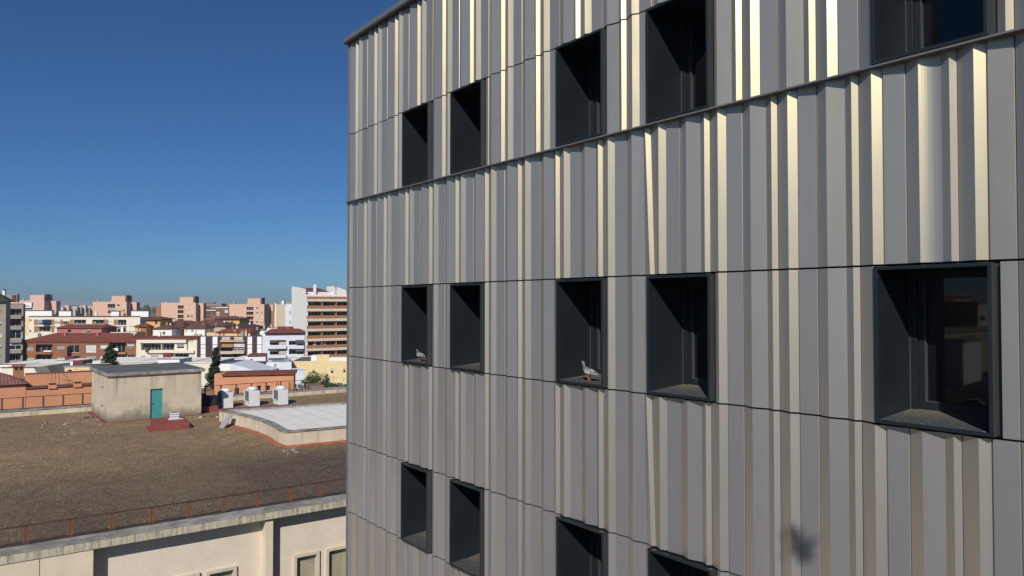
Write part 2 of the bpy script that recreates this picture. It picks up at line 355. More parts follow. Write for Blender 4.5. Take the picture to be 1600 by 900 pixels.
def sheet(pl, z0, z1, tilt):
    if len(pl) < 2 or pl[-1][0] - pl[0][0] < 0.03: return
    g0 = 0.0035
    pl = [(pl[0][0] + g0, pl[0][1])] + pl[1:-1] + [(pl[-1][0] - g0, pl[-1][1])]
    bm = MB(); jx = random.uniform(-.0015, .0015); jt = random.uniform(-.002, .002)
    lo = []; hi = []
    for i, (s, t) in enumerate(pl):
        d0, d1 = tilt(s)
        e = random.uniform(-.0025, .0025) if 0 < i < len(pl) - 1 else 0
        lo.append((s + jx + d0 + e, t + jt)); hi.append((s + jx + d1 + e, t + jt))
    for (a, b), (c_, d) in zip(zip(lo, lo[1:]), zip(hi, hi[1:])):
        bm.quad((a[0], a[1], z0), (b[0], b[1], z0), (d[0], d[1], z1), (c_[0], c_[1], z1))
        bm.quad((a[0], a[1], z0), (a[0], a[1] + .03, z0), (b[0], b[1] + .03, z0), (b[0], b[1], z0))
        bm.quad((c_[0], c_[1], z1), (d[0], d[1], z1), (d[0], d[1] + .03, z1), (c_[0], c_[1] + .03, z1))
    for l, h in ((lo[0], hi[0]), (lo[-1], hi[-1])):
        bm.quad((l[0], l[1], z0), (h[0], h[1], z1), (h[0], h[1] + .03, z1), (l[0], l[1] + .03, z0))
    bm.build('cladding_panel', MATS['folded_metal'], office, fix=True)
def no_tilt(s): return (0, 0)
def tilt_mid(s):                             # one fold that leans in the photograph
    wgt = max(0, 1 - abs(s - 9.07) / 0.16); return (0.045 * wgt, -0.035 * wgt)
GAPZ = 0.010
for r in range(8):
    z1, z0 = JZ[r] - GAPZ + EYE, JZ[r + 1] + GAPZ + EYE
    if r == 1: z0 += 0.012
    phase = 6.78 if r < 2 else 6.32
    cutw = r in (1, 3, 5, 7)
    spans = []
    if cutw:
        x = 0.04
        for a, b in cols: spans.append((x, a - 0.008)); x = b + 0.045
        spans.append((x, SEND))
    else: spans = [(0.04, SEND)]
    for k in range(-9, 13):
        A, B = module(phase + PER * k)
        if r == 2 and abs(phase + PER * k - 12.72) < .2:        # one sheet bellies out in a soft curve
            (a0, t0), (a1, t1) = A[1], A[2]; A[1:3] = [(a0 + (a1 - a0) * q / 8, t0 + (t1 - t0) * 1.0 * math.sin(math.pi / 2 * (q / 8) ** .8)) for q in range(9)]
        for pl in (A, B):
            for a, b in spans:
                sheet(clip(pl, a, b), z0, z1, tilt_mid if r in (2, 4) else no_tilt)
mb = MB(); mb.box(0, -0.012, EYE - 10, 0.038, 0.1, ZTOP); mb.build('corner_trim', FLASH, office, bevel=0.004)
mb = MB(); mb.box(0, 0.03, 0, SEND, 0.09, JZ[8] + EYE - 0.01); mb.build('base_wall', GREYB, office)
mb = MB(); mb.box(-0.01, -0.068, JZ[2] - 0.011 + EYE, SEND, 0.09, JZ[2] + 0.010 + EYE); mb.build('drip_flashing', FLASH, office, bevel=0.003)
mb = MB(); mb.box(-0.04, -0.10, ZTOP + 0.0, SEND, 16.1, ZTOP + 0.11); mb.build('roof_cap', FLASH, office, bevel=0.01)
mb = MB(); mb.box(-0.06, -0.09, ZTOP - 0.03, SEND, 0.09, ZTOP - 0.003); mb.build('soffit_strip', SIDEG, office)

def facade_window(a, b, z0, z1):
    z0 += EYE; z1 += EYE; W_ = b - a; H = z1 - z0
    m = MB(); f = FR; o_ = (a, 0, z0)
    # surround: four bars with the outer sides reaching into the wall
    m.box(0, WT, 0, f, 0.12, H); m.box(W_ - f, WT, 0, W_, 0.12, H, 0); m.box(f, WT, H - f, W_ - f, 0.12, H); m.box(f, WT, 0, W_ - f, 0.12, f)
    s = m.build('window', DARK, office, o_, bevel=0.003)
    m = MB(); m.box(W_ + .0005, WT + 0.006, 0.004, W_ + 0.005, 0.1, H - 0.004); m.box(W_ + .005, 0.060, 0.004, W_ + .048, 0.068, H - .004); m.build('side_plate', SIDEG, s)
    d = DEPTH + WT
    m = MB(); m.quad((f, 0.12, f), (f, d + .1, f), (f, d + .1, H - f), (f, 0.12, H - f)); m.quad((W_ - f, 0.12, f), (W_ - f, d + .1, f), (W_ - f, d + .1, H - f), (W_ - f, 0.12, H - f))
    m.quad((f, 0.12, H - f), (W_ - f, 0.12, H - f), (W_ - f, d + .1, H - f), (f, d + .1, H - f)); m.build('reveal', DARK, s, fix=False)
    m = MB(); m.quad((f, WT + .012, f + .002), (W_ - f, WT + .012, f + .002), (W_ - f, d + .05, f + 0.055), (f, d + .05, f + 0.055))
    m.build('sill', MATS['dusty_sill'], s, fix=False)
    m = MB(); zb = f + 0.03
    m.box(f, d - .06, zb, f + .065, d + .05, H - f); m.box(W_ - f - .05, d - .06, zb, W_ - f, d + .05, H - f)
    m.box(f + .065, d - .03, zb, f + .13, d + .05, H - f); m.box(f + .13, d - .03, H - f - .07, W_ - f - .05, d + .05, H - f); m.box(f + .13, d - .03, zb, W_ - f - .05, d + .05, zb + .10)
    m.build('casement_frame', DARK, s, bevel=0.003)
    m = MB(); m.box(f + .131, d - .034, zb + .10, f + .141, d + 0.02, H - f - .071); m.box(f + .141, d - .034, zb + .10, f + .30, d + 0.02, zb + .108); m.box(f - .001, d - .075, zb, f + .006, d - .06, H - f)
    m.build('seal', SEAL, s)
    m = MB(); m.quad((f + .13, d + .01, zb + .09), (W_ - f - .05, d + .01, zb + .09), (W_ - f - .05, d + .01, H - f - .06), (f + .13, d + .01, H - f - .06)); m.build('glass', GLASS, s, fix=False)
    return s
for z0, z1 in bands:
    for i, (a, b) in enumerate(cols):
        w_ = facade_window(a, b, z0, z1)

# ------------------------------------------------------------ pigeons
PG = [M('pigeon_grey', (0.13, 0.14, 0.16), 0.8, 0, .15, 30), M('pigeon_neck', (0.045, 0.085, 0.08), 0.4), M('pigeon_white', (0.30, 0.30, 0.32), 0.8), M('pigeon_dark', (0.03, 0.03, 0.035), 0.8), M('pigeon_pink', (0.42, 0.12, 0.09), 0.7)]
def ell(c, d, rw, rh, n=12):
    d = d.normalized(); side = d.cross(Vector((0, 0, 1))).normalized(); up = side.cross(d)
    return [c + side * math.cos(2 * math.pi * k / n) * rw + up * math.sin(2 * math.pi * k / n) * rh for k in range(n)]
def pigeon(loc, rz, label, headup=0.27, flying=False):
    t = empty('pigeon', loc, rz, label, 'pigeon')
    # spine from tail to bill base, local +X is forward
    if flying: sp = [(-.17, .10, .012, .006), (-.11, .105, .03, .018), (-.03, .11, .055, .05), (.05, .115, .055, .052), (.10, .12, .035, .035), (.14, .125, .026, .027), (.165, .13, .02, .02), (.178, .129, .008, .008)]
    else: sp = [(-.185, .085, .022, .005), (-.13, .095, .026, .012), (-.085, .112, .040, .030), (-.02, .128, .056, .050), (.045, .145, .055, .054), (.075, .172, .040, .042), (.088, .205, .027, .028), (.094, headup - .032, .021, .022), (.102, headup - .010, .023, .024), (.118, headup, .020, .020), (.134, headup - .004, .008, .008)]
    rings = []; pts = [Vector((a, 0, b)) for a, b, _, _ in sp]
    for i, (a, b, rw, rh) in enumerate(sp):
        d = pts[min(i + 1, len(pts) - 1)] - pts[max(i - 1, 0)]
        rings.append(ell(pts[i], d, rw, rh))
    mm = [3, 3, 2, 0, 0, 1, 1, 0, 0, 0] if not flying else [3, 3, 0, 0, 1, 0, 0]
    m = MB(); m.loft(rings, mm); o = m.build('body', PG, t, smooth=True); md = o.modifiers.new('s', 'SUBSURF'); md.levels = 1; md.render_levels = 2
    m = MB(); h = sp[-1][1]; x = sp[-1][0]; m.tube((x - .004, 0, h - .001), (x + .02, 0, h - .009), .006, 6, .001); m.build('beak', PG[3], t)
    m = MB(); 
    for sgn in (-1, 1): m.tube((x - .018, sgn * .015, h + .004), (x - .018, sgn * .0205, h + .004), .0035, 8)
    m.build('eye', M('pigeon_eye', (0.3, 0.08, 0.02), 0.3), t)
    for sgn in (-1, 1):
        m = MB()
        if flying:
            top = [(.08, .03, .125), (.09, .16, .15), (.03, .32, .16), (-.06, .30, .155), (-.08, .15, .14), (-.06, .03, .12)]
            T = [Vector((a, sgn * b, c_ + .004)) for a, b, c_ in top]; B = [p - Vector((0, 0, .008)) for p in T]
            m.loft([T, B], 0)
        else:
            out = [(.052, .150, .048), (.03, .168, .050), (-.03, .160, .050), (-.10, .125, .036), (-.165, .094, .018), (-.10, .096, .038), (-.03, .105, .053), (.035, .115, .055)]
            T = [Vector((a, sgn * (c_ + .009), b)) for a, b, c_ in out]; B = [Vector((a, sgn * (c_ - .012), b)) for a, b, c_ in out]
            m.loft([B, T], 2)
            for xa in (-.062, -.095): m.quad((xa, sgn * (.0565 if xa > -.07 else .049), .145 if xa > -.07 else .13), (xa - .012, sgn * (.0545 if xa > -.07 else .047), .14 if xa > -.07 else .124), (xa + .004, sgn * .055, .102), (xa + .016, sgn * .056, .103), m=3)
        m.build('wing', PG, t, fix=True)
        if not flying:
            m = MB(); y = sgn * .022; m.tube((-.005, y, .10), (.0, y, .055), .013, 7, .006); m.tube((.0, y, .055), (.004, y, .006), .0045, 6)
            for a in (-.5, 0, .5): m.tube((.004, y, .005), (.004 + .034 * math.cos(a), y + .034 * math.sin(a), .003), .0035, 5, .002)
            m.tube((.004, y, .005), (-.02, y, .003), .003, 5, .002); m.build('leg', PG[4], t)
    return t
def sill_point(col, band, px, depth):
    z = bands[band][0] + EYE + FR + 0.008 + depth * 0.07
    s = cols[col][0]
    p = at_plane(px, 476, FA + INW * (WT + depth), INW); return Vector((p.x, p.y, z))
pigeon(sill_point(2, 1, 920.5, 0.16), math.atan2(-RD.y, -RD.x) + 0.25, 'grey pigeon with pale wings and green neck standing tall on a window sill')
pigeon(sill_point(0, 1, 656.5, 0.16), math.atan2(-RD.y, -RD.x) + 0.1, 'smaller looking pigeon crouching on the sill of the leftmost window', 0.235).scale = (.88,) * 3
hit = at_plane(1248, 872, FA, INW)
pb = hit + TO_SUN * 13.0  # unseen flying bird added out of view to cast the soft shadow blot
pigeon(pb, 0.15, 'unseen grey pigeon in flight, added to cast the blurred shadow on the metal wall', flying=True)

# ============================================================ THE LOWER BUILDING WITH THE GRAVEL ROOF
ER = Vector((0.81, 0.586, 0)).normalized(); EN = Vector((-ER.y, ER.x, 0)); ROT = math.atan2(ER.y, ER.x)
ZR = EYE - 7.8; ZL = EYE - 7.7
O = at_z(270, 823, ZL)
low = empty('warehouse', (O.x, O.y, 0), ROT, 'cream building with gravel flat roof, mossy concrete cornice and rusty rail', 'building')
O0 = Vector((O.x, O.y, 0))
def loc(p): d = p - O0; return Vector((d.dot(ER), d.dot(EN), p.z))
XL, XR, DEP = -26.0, 46.0, (loc(at_z(0, 652, ZR)).y + loc(at_z(145, 643, ZR)).y) / 2
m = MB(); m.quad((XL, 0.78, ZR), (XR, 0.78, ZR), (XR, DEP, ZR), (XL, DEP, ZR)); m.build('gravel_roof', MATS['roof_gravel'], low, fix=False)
m = MB(); m.box(XL, 0.003, ZL - .06, XR, 0.80, ZL); m.build('cornice_top', MATS['mossy_concrete'], low, bevel=0.012)
x = XL
rr = random.Random(3)
while x < XR:                                # fascia cast in lengths
    L = rr.uniform(1.25, 1.55)
    m = MB(); m.box(x + .004, 0.0 + rr.uniform(-.004, .004), ZL - .315, min(x + L, XR) - .004, 0.80, ZL - .062); m.build('fascia_panel', MATS['streaked_concrete'], low, bevel=0.006)
    x += L
# walls below
REC = 0.56
xf = loc(at_plane(146.5, 870, O0 + EN * 0.06, EN)).x
m = MB(); m.box(XL, 0.07, 0, xf, DEP, ZL - .32); m.build('flush_concrete_wall', M('cream_concrete', (0.64, 0.56, 0.43), 0.9, 0, .08, 1, streak=.2, grime=(.3, .25, .17)), low)
x = xf; k = 0
while x > XL + 3:
    m = MB(); m.box(x - 1.48, 0.04, 4, x - .012, 0.068, ZL - .33)
    o = m.build('concrete_panel', MATS['cream_concrete'], low, bevel=0.004); x -= 1.5
m = MB(); xs = xf + .003
while xs < XR: pass; break
PB = MATS['pale_brick_courses']
def lp(px, py, off): return loc(at_plane(px, py, O0 + EN * off, EN))
wins = []
for (x0, y0, x1) in ((275, 903, 306), (327, 893, 364), (463, 868, 494), (513, 858, 543)):
    p = lp(x0, y0, REC); q = lp(x1, y0, REC); wins.append((p.x, q.x, lp((x0 + x1) / 2, y0, REC).z))
wins += [(wins[-1][1] + 1.0 + 1.6 * k, wins[-1][1] + 2.0 + 1.6 * k, wins[-1][2]) for k in range(5)]
us = sorted({xf, XR} | {v for a, b, _ in wins for v in (a, b)}); zt = ZL - .33
for i in range(len(us) - 1):
    a, b = us[i], us[i + 1]; c_ = (a + b) / 2
    wn = [q for q in wins if q[0] < c_ < q[1]]
    if wn:
        zz = wn[0][2]; m.quad((a, REC, zz), (b, REC, zz), (b, REC, zt), (a, REC, zt)); m.quad((a, REC, 0), (b, REC, 0), (b, REC, zz - 1.5), (a, REC, zz - 1.5))
    else: m.quad((a, REC, 0), (b, REC, 0), (b, REC, zt), (a, REC, zt))
m.box(xf, REC + .35, 0, XR, DEP, ZL - .33)
m.build('recessed_wall', PB, low, fix=False)
SUR = M('window_surround_render', (0.56, 0.50, 0.40), .9, 0, .1, 3, streak=.3, grime=(.25, .2, .13))
for a, b, z in wins:
    m = MB(); t_ = .12
    m.box(a - t_, REC - .09, z - 1.62, a, REC + .30, z + t_); m.box(b, REC - .09, z - 1.62, b + t_, REC + .30, z + t_); m.box(a, REC - .09, z, b, REC + .30, z + t_); m.box(a, REC - .09, z - 1.62, b, REC + .30, z - 1.5)
    s = m.build('window', SUR, low, bevel=0.006)
    m = MB(); m.box(a, REC + .13, z - 1.5, b, REC + .16, z); m.build('roller_shutter', SHUT, s)
pa, pb_ = lp(414, 850, .18).x, lp(426, 850, .18).x
pil = [pa, pa + 7.2, pa + 14.4, pa - 14.4]
for p in pil:
    if p < xf: continue
    w_ = pb_ - pa; m = MB()
    m.loft([[(p, REC, 0), (p + w_, REC, 0), (p + w_, .12, 0), (p, .12, 0)], [(p, REC, ZL - .33), (p + w_, REC, ZL - .33), (p + w_, .12, ZL - .33), (p, .12, ZL - .33)]])
    m.build('pilaster', M('cream_concrete', (0, 0, 0)), low, bevel=0.008)
# rails: near
def rail(parent, x0, x1, n, y, z, h, wpost, posts_at=None):
    xs = posts_at or [x0 + (x1 - x0) * k / n for k in range(n + 1)]
    me = MB(); me.box(-wpost / 2, -.02, 0, -wpost / 2 + wpost * .36, .02, h); me.box(wpost / 2 - wpost * .36, -.02, 0, wpost / 2, .02, h); me.box(-wpost / 2 + wpost * .36, -.005, 0, wpost / 2 - wpost * .36, .012, h)
    shared = me.mesh('post', RUST)
    for q in xs: link('post', shared, parent, (q, y, z))
    for zz in (.06, h - .012):
        m = MB(); m.box(xs[0], y - .022, z + zz - .022, xs[-1], y + .022, z + zz + .022); m.build('rail', DRUST, parent)
def roof_fence(x0, x1, n, y, z, h, wp, label):
    b = O0 + ER * x0 + EN * y; e = empty('rusty_rail', (b.x, b.y, z), ROT, label, 'railing')
    rail(e, 0, x1 - x0, n, 0, 0, h, wp); return e
a = loc(at_z(39.5, 846.8, ZL)); b = loc(at_z(533.8, 764.5, ZL)); dd = (b.x - a.x) / 9
roof_fence(a.x - dd * 4, b.x + dd * 10, 23, 0.70, ZL, .62, .16, 'low rusty railing along the near cornice of the gravel roof')
# far parapet
m = MB(); m.box(XL - 12, DEP, ZR - .5, XR, DEP + .25, ZR + .33); m.build('far_parapet', SKYW, low, bevel=.01)
m = MB(); m.box(XL - 12, DEP - .03, ZR + .333, XR, DEP + 1.3, ZR + .40); m.build('parapet_coping', MATS['mossy_concrete'], low, bevel=.01)
m = MB(); m.box(XL - 12, DEP + .25, 0, XR, DEP + 1.28, ZR + .33); m.build('rear_wall', MATS['cream_concrete'], low)
fa = [loc(at_plane(p, 640, O0 + EN * (DEP + .7), EN)).x for p in (3, 129)]
roof_fence(fa[0] - 3 * (fa[1] - fa[0]) / 4, fa[1] + (fa[1] - fa[0]) / 4 * 14, 21, DEP + .7, ZR + .40, .85, .12, 'thin rusty railing along the far edge of the gravel roof')
m = MB(); 
for k in range(28): m.box(XL + k * 2.4, .80, ZR + .0, XL + k * 2.4 + 2.38, .86, ZR + .09)
m.build('tar_upstand', BLACK, low)

# roof hut
p0 = at_z(168.4, 660.4, ZR); p1 = at_z(314.2, 647.5, ZR); p2 = at_z(145, 643.5, ZR)
HW = (p1 - p0).length; HD = (p2 - p0).length; HH = 3.02
hang = math.atan2(p1.y - p0.y, p1.x - p0.x); hx = (p1 - p0).normalized(); hn = Vector((-hx.y, hx.x, 0))
hut = empty('roof_hut', p0, hang, 'stained cream roof access hut with a teal door and grey slab roof', 'hut')
def hl(px, py): d = at_plane(px, py, p0, hn) - p0; return d.dot(hx), d.z
dx0, _ = hl(234.5, 650); dx1, _ = hl(254.5, 650); dzt = hl(245, 607.5)[1]; dzb = hl(245, 654.5)[1]
m = MB(); us = [0, dx0, dx1, HW]; zs = [0, max(dzb, .02), dzt, HH]
for i in range(3):
    for j in range(3):
        if i == 1 and j == 1: continue
        m.quad((us[i], 0, zs[j]), (us[i + 1], 0, zs[j]), (us[i + 1], 0, zs[j + 1]), (us[i], 0, zs[j + 1]))
m.quad((0, 0, 0), (0, HD, 0), (0, HD, HH), (0, 0, HH)); m.quad((HW, 0, 0), (HW, 0, HH), (HW, HD, HH), (HW, HD, 0)); m.quad((0, HD, 0), (HW, HD, 0), (HW, HD, HH), (0, HD, HH)); m.quad((0, 0, HH), (HW, 0, HH), (HW, HD, HH), (0, HD, HH))
dr = .16
m.quad((dx0, 0, zs[1]), (dx0, dr, zs[1]), (dx0, dr, dzt), (dx0, 0, dzt)); m.quad((dx1, 0, zs[1]), (dx1, dr, zs[1]), (dx1, dr, dzt), (dx1, 0, dzt)); m.quad((dx0, 0, dzt), (dx1, 0, dzt), (dx1, dr, dzt), (dx0, dr, dzt)); m.quad((dx0, 0, zs[1]), (dx1, 0, zs[1]), (dx1, dr, zs[1]), (dx0, dr, zs[1]))
m.build('wall', HUTW, hut, fix=False)
m = MB(); m.box(dx0, dr - .05, zs[1], dx1, dr - .002, dzt); dob = m.build('door', TEAL, hut)
m = MB(); m.box(dx0 + .12, dr - .10, 1.0, dx0 + .24, dr - .05, 1.03); m.build('door_handle', BLACK, dob)
m = MB(); m.loft([[(-.13, -.16, HH + .02), (HW + .22, -.16, HH + .02), (HW + .22, HD + .15, HH + .02), (-.13, HD + .15, HH + .02)], [(-.13, -.16, HH + .24), (HW + .22, -.16, HH + .24), (HW + .22, HD + .15, HH + .28), (-.13, HD + .15, HH + .28)]]); m.build('roof_slab', MATS['mossy_concrete'], hut, bevel=.015)
m = MB(); m.quad((-.1, -.12, HH + .247), (HW + .19, -.12, HH + .247), (HW + .19, HD + .12, HH + .287), (-.1, HD + .12, HH + .287)); m.build('roof_sheet', ROOFG, hut, fix=False)
m = MB(); m.box(-.28, -.22, .0, HW + .1, .0, .035); m.box(-.28, 0, 0, 0, HD, .035); m.build('red_skirting', REDP, hut)
m = MB(); 
for zz in (.9, 2.15): m.box(-.06, 1.8, zz, 0.0, 2.2, zz + .05)
m.build('wall_bracket', RUST, hut)
# red oxide block
q0 = at_z(241, 674, ZR); q1 = at_z(296.5, 669.5, ZR); qa = math.atan2(q1.y - q0.y, q1.x - q0.x); QW = (q1 - q0).length
blk = empty('red_roof_plinth', q0, qa, 'low dark red coated plinth on the gravel in front of the teal door', 'plinth')
m = MB(); m.box(0, 0, 0, QW, 2.4, .42); m.build('plinth_body', REDP, blk, bevel=.02)
m = MB(); m.box(-.3, -.1, 0, QW * .2, 2.3, .03); m.build('spilled_coating', REDP, blk)
v = q0 + (q1 - q0).normalized() * QW * .66 + Vector((-math.sin(qa), math.cos(qa), 0)) * 1.7
vt = empty('vent_cowl', v + Vector((0, 0, .42)), qa, 'small white stacked vent cowl standing on the low red plinth', 'vent')
m = MB(); m.box(-.35, -.22, 0, .5, .25, .03); m.build('base_tray', VENTW, vt)
for k in range(3): m = MB(); m.box(-.26, -.2, .05 + k * .14, .26, .2, .14 + k * .14); m.build('cowl_plate', VENTW, vt, bevel=.01)
m = MB(); m.box(-.2, -.15, .03, .2, .15, .42); m.build('cowl_core', GREYM, vt)

# membrane covered roof light with a curved parapet
PH = .86
base_px = [(342, 661), (355.3, 663.6), (368.7, 667), (384.7, 671), (403.3, 677), (420.7, 684.5), (430, 690.5), (438, 695.5), (448, 699)]
pts = [at_z(a, b, ZR) for a, b in base_px]
e1 = (at_z(537, 690.5, ZR) - pts[-1]).normalized(); corner = pts[-1]; right = corner + e1 * 9
bk0 = at_z(342, 640.5, ZR + PH); bk0.z = ZR; bk1 = at_z(538, 628, ZR + PH); bk1.z = ZR
bdir = (bk1 - bk0).normalized(); back = bk1 + bdir * 3.2
# smooth the curve
def catmull(P, n=4):
    out = []
    for i in range(len(P) - 1):
        a, b, c_, d = P[max(i - 1, 0)], P[i], P[i + 1], P[min(i + 2, len(P) - 1)]
        for k in range(n):
            t = k / n; out.append(0.5 * ((2 * b) + (c_ - a) * t + (2 * a - 5 * b + 4 * c_ - d) * t * t + (3 * b - a - 3 * c_ + d) * t ** 3))
    return out + [P[-1]]
outer = catmull(pts) + [right, back]
if (bk0 - pts[0]).length > .3: outer.append(bk0)
cen = sum(outer, Vector()) / len(outer)
def offset(P, d):
    n = len(P); out = []
    for i in range(n):
        a, b, c_ = P[i - 1], P[i], P[(i + 1) % n]
        n1 = Vector((-(b - a).y, (b - a).x, 0)).normalized(); n2 = Vector((-(c_ - b).y, (c_ - b).x, 0)).normalized()
        bi = (n1 + n2); bi = bi.normalized() / max(.45, (bi.normalized().dot(n1))); out.append(b + bi * d)
    return out
sk = empty('roof_light', (corner.x, corner.y, ZR), 0, 'large roof light under white membrane with a curved stained parapet', 'roof light')
Z0 = Vector((corner.x, corner.y, ZR))
rel = [p - Z0 for p in outer]
def zz(P, z): return [(p.x, p.y, z) for p in P]
inn = offset(rel, .30); capo = offset(rel, -.05); skt = offset(rel, -.30)
m = MB(); m.loft([zz(rel, 0), zz(rel, PH - .07)], cap=False); m.build('parapet_wall', SKYW, sk, fix=True)
m = MB(); m.loft([zz(capo, PH - .065), zz(capo, PH), zz(offset(rel, .38), PH), zz(offset(rel, .38), PH - .3)], cap=False); m.build('coping', MATS['mossy_concrete'], sk)
m = MB(); m.loft([zz(skt, .004), zz(skt, .05), zz(offset(rel, -.005), .10)], cap=False); m.build('terracotta_skirting', TERRA, sk)
# membrane surface as a grid clipped by fan triangles, sagging between the cables
m = MB(); ins = offset(rel, .36)
zc = PH - .10
m.quad(*[(p.x, p.y, zc - .02) for p in ins]); mem = m.build('membrane', LIGHTM, sk, fix=False)
m = MB()
ed = (ins[-1] if len(outer) > len(base_px) * 4 else ins[0])
def inside(p, P):
    c_ = False; n = len(P)
    for i in range(n):
        a, b = P[i], P[i - 1]
        if (a.y > p.y) != (b.y > p.y) and p.x < (b.x - a.x) * (p.y - a.y) / (b.y - a.y) + a.x: c_ = not c_
    return c_
bn = Vector((bdir.y, -bdir.x, 0)); seamdir = (bn + bdir * .12).normalized()
sB = bk0 - Z0
for k in range(1, 14):
    st = sB + bdir * (k * 1.15) + bn * .38; segs = []
    j = 0
    while j < 30 and inside(st + seamdir * (j * .4 + .1), ins): j += 1
    if j > 0:
        en = st + seamdir * (j * .4)
        m.tube((st.x, st.y, zc - .012), (en.x, en.y, zc - .012), .014, 4)
        m2 = MB(); m2.tube((st.x, st.y, zc + .06), (st.x + seamdir.x * .5, st.y + seamdir.y * .5, zc - .0), .022, 5); m2.build('cable_anchor', GREYM, sk)
m.build('membrane_seam', M('seam_grey', (0.33, 0.33, 0.33)), sk)
m = MB(); a = sB + bdir * .8 + bn * .9; b = sB + bdir * 14 + bn * .95; m.tube((a.x, a.y, zc - .01), (b.x, b.y, zc - .01), .02, 5); m.build('membrane_hem', MATS['seam_grey'], sk)
# red coping strip at the back-left edge
m = MB(); a = sB - bn * .1; b = sB + bdir * 4.6 - bn * .1; nrm = bn * -.35
m.loft([[(a.x, a.y, 0), (b.x, b.y, 0), (b.x + nrm.x, b.y + nrm.y, 0), (a.x + nrm.x, a.y + nrm.y, 0)], [(a.x, a.y, PH + .02), (b.x, b.y, PH + .02), (b.x + nrm.x, b.y + nrm.y, PH + .02), (a.x + nrm.x, a.y + nrm.y, PH + .02)]])
m.build('red_strip', REDP, sk)

# three white air vents
vs = [(347.7, 364.3, 637.5, 613.3, 'leftmost'), (390, 406, 634.5, 610.6, 'middle'), (435.6, 450.3, 632.2, 609, 'rightmost')]
for x0, x1, yb, yt, wd in vs:
    a = at_z(x0, yb + .8, ZR); b = at_plane(x1, yb, a, EN); W_ = (b - a).dot(ER); H = (yb - yt) / F * a.y; D_ = 1.35
    t = empty('air_vent', a, ROT, wd + ' of the three white box vents with a dark side louvre', 'vent', 'white vents behind the roof light')
    m = MB(); m.box(0, 0, 0, W_, D_, H); m.build('vent_box', VENTW, t, bevel=.012)
    m = MB(); m.loft([[(-.004, .1, H * .30), (-.004, D_ - .12, H * .30), (-.004, D_ - .12, H * .93), (-.004, .1, H * .93)], [(-.06, .06, H * .27), (-.06, D_ - .08, H * .27), (-.06, D_ - .08, H * .97), (-.06, .06, H * .97)]], cap=False); m.build('louvre_frame', VENTW, t)
    m = MB(); m.box(-.012, .12, H * .31, -.004, D_ - .14, H * .92); m.build('louvre', M('louvre_grey', (0.10, 0.105, 0.10), .8), t)
    m = MB()
    for k in range(6): m.box(-.05, .12, H * (.34 + .1 * k), -.012, D_ - .14, H * (.345 + .1 * k) + .012)
    m.build('louvre_blades', GREYM, t)
    m = MB(); cx, cy = W_ / 2, D_ / 2; n = 20
    rg = lambda r, z, q=1.5: [(cx + r * math.cos(2 * math.pi * k / n), cy + q * r * math.sin(2 * math.pi * k / n), z) for k in range(n)]
    m.loft([rg(.36, H), rg(.36, H + .06), rg(.42, H + .07), rg(.42, H + .12), rg(.33, H + .15), rg(.30, H + .24), rg(.12, H + .28)]); m.build('round_cap', VENTW, t, smooth=False)
# plain black box on a red base, right of the hut
a = at_z(317, 645, ZR); dbx = empty('dark_box', a, ROT, 'black box on a red base between the hut and the leftmost vent', 'box')
b = at_plane(341, 645, a, EN); W_ = (b - a).length
m = MB(); m.box(-.1, 0, 0, W_, 2.2, .42); m.build('red_base', REDP, dbx, bevel=.01)
m = MB(); m.loft([[(-.1, .25, .422), (W_ - .1, .25, .422), (W_ - .1, 2.1, .422), (-.1, 2.1, .422)], [(-.1, .25, .95), (W_ - .1, .25, .85), (W_ - .1, 2.1, .85), (-.1, 2.1, 1.0)], [(.1, 1.1, 1.35), (W_ - .7, 1.1, 1.25), (W_ - .7, 1.9, 1.25), (.1, 1.9, 1.35)]]); m.build('dark_cover', BLACK, dbx, bevel=.02)
# leaning board
a = at_z(341.5, 668, ZR); a2 = at_z(349, 669.5, ZR)
dv = (a2 - a); brd = empty('leaning_board', a, math.atan2(dv.y, dv.x), 'grey board leaning against the curved parapet of the roof light', 'board')
L = dv.length; m = MB(); m.loft([[(0, 0, 0), (L, 0, 0), (L, .03, 0), (0, .03, 0)], [(.28, .45, .80), (L + .28, .45, .80), (L + .28, .48, .80), (.28, .48, .80)]]); o = m.build('panel', GREYM, brd)
# loose rubbish on the gravel
rr = random.Random(11)
def scrap(px, py, n, spread, label, cat, mats, sz=.25):
    c0 = at_z(px, py, ZR); e = empty('roof_debris', c0, 0, label, cat)
    for k in range(n):
        m = MB(); a_ = rr.uniform(0, 3.14); l = rr.uniform(.4, 1) * sz; w_ = l * rr.uniform(.15, .6); x, y = rr.gauss(0, spread), rr.gauss(0, spread * .6)
        ca, sa = math.cos(a_), math.sin(a_)
        P = [(x + ca * u - sa * v_, y + sa * u + ca * v_) for u, v_ in ((-l, -w_), (l, -w_ * .7), (l * .8, w_), (-l * .9, w_ * .8))]
        m.loft([[(p[0], p[1], .003) for p in P], [(p[0], p[1], .02 + rr.random() * .05) for p in P]]); m.build('scrap', mats[k % len(mats)], e)
scrap(118, 661, 22, 1.3, 'scatter of grey torn sheet scraps on the gravel left of the hut', 'debris', [GREYM, M('scrap_grey', (0.3, 0.28, 0.25)), M('scrap_pink', (0.3, 0.21, 0.18)), GREYM], .15)
scrap(128, 675, 8, .7, 'few pale flat scraps on open gravel below the larger scatter', 'debris', [GREYM, MATS['scrap_grey']], .10)
scrap(449, 706, 5, .35, 'pale broken chips at the corner of the curved parapet', 'debris', [MATS['scrap_grey'], GREYM], .17)
scrap(330, 650, 5, .5, 'dark cable ends and chips beside the red base of the dark box', 'debris', [BLACK, VENTW], .25)
scrap(143, 653, 5, .4, 'small stick pile on the red skirting at the left of the hut', 'debris', [MATS['scrap_pink'], BLACK], .2)

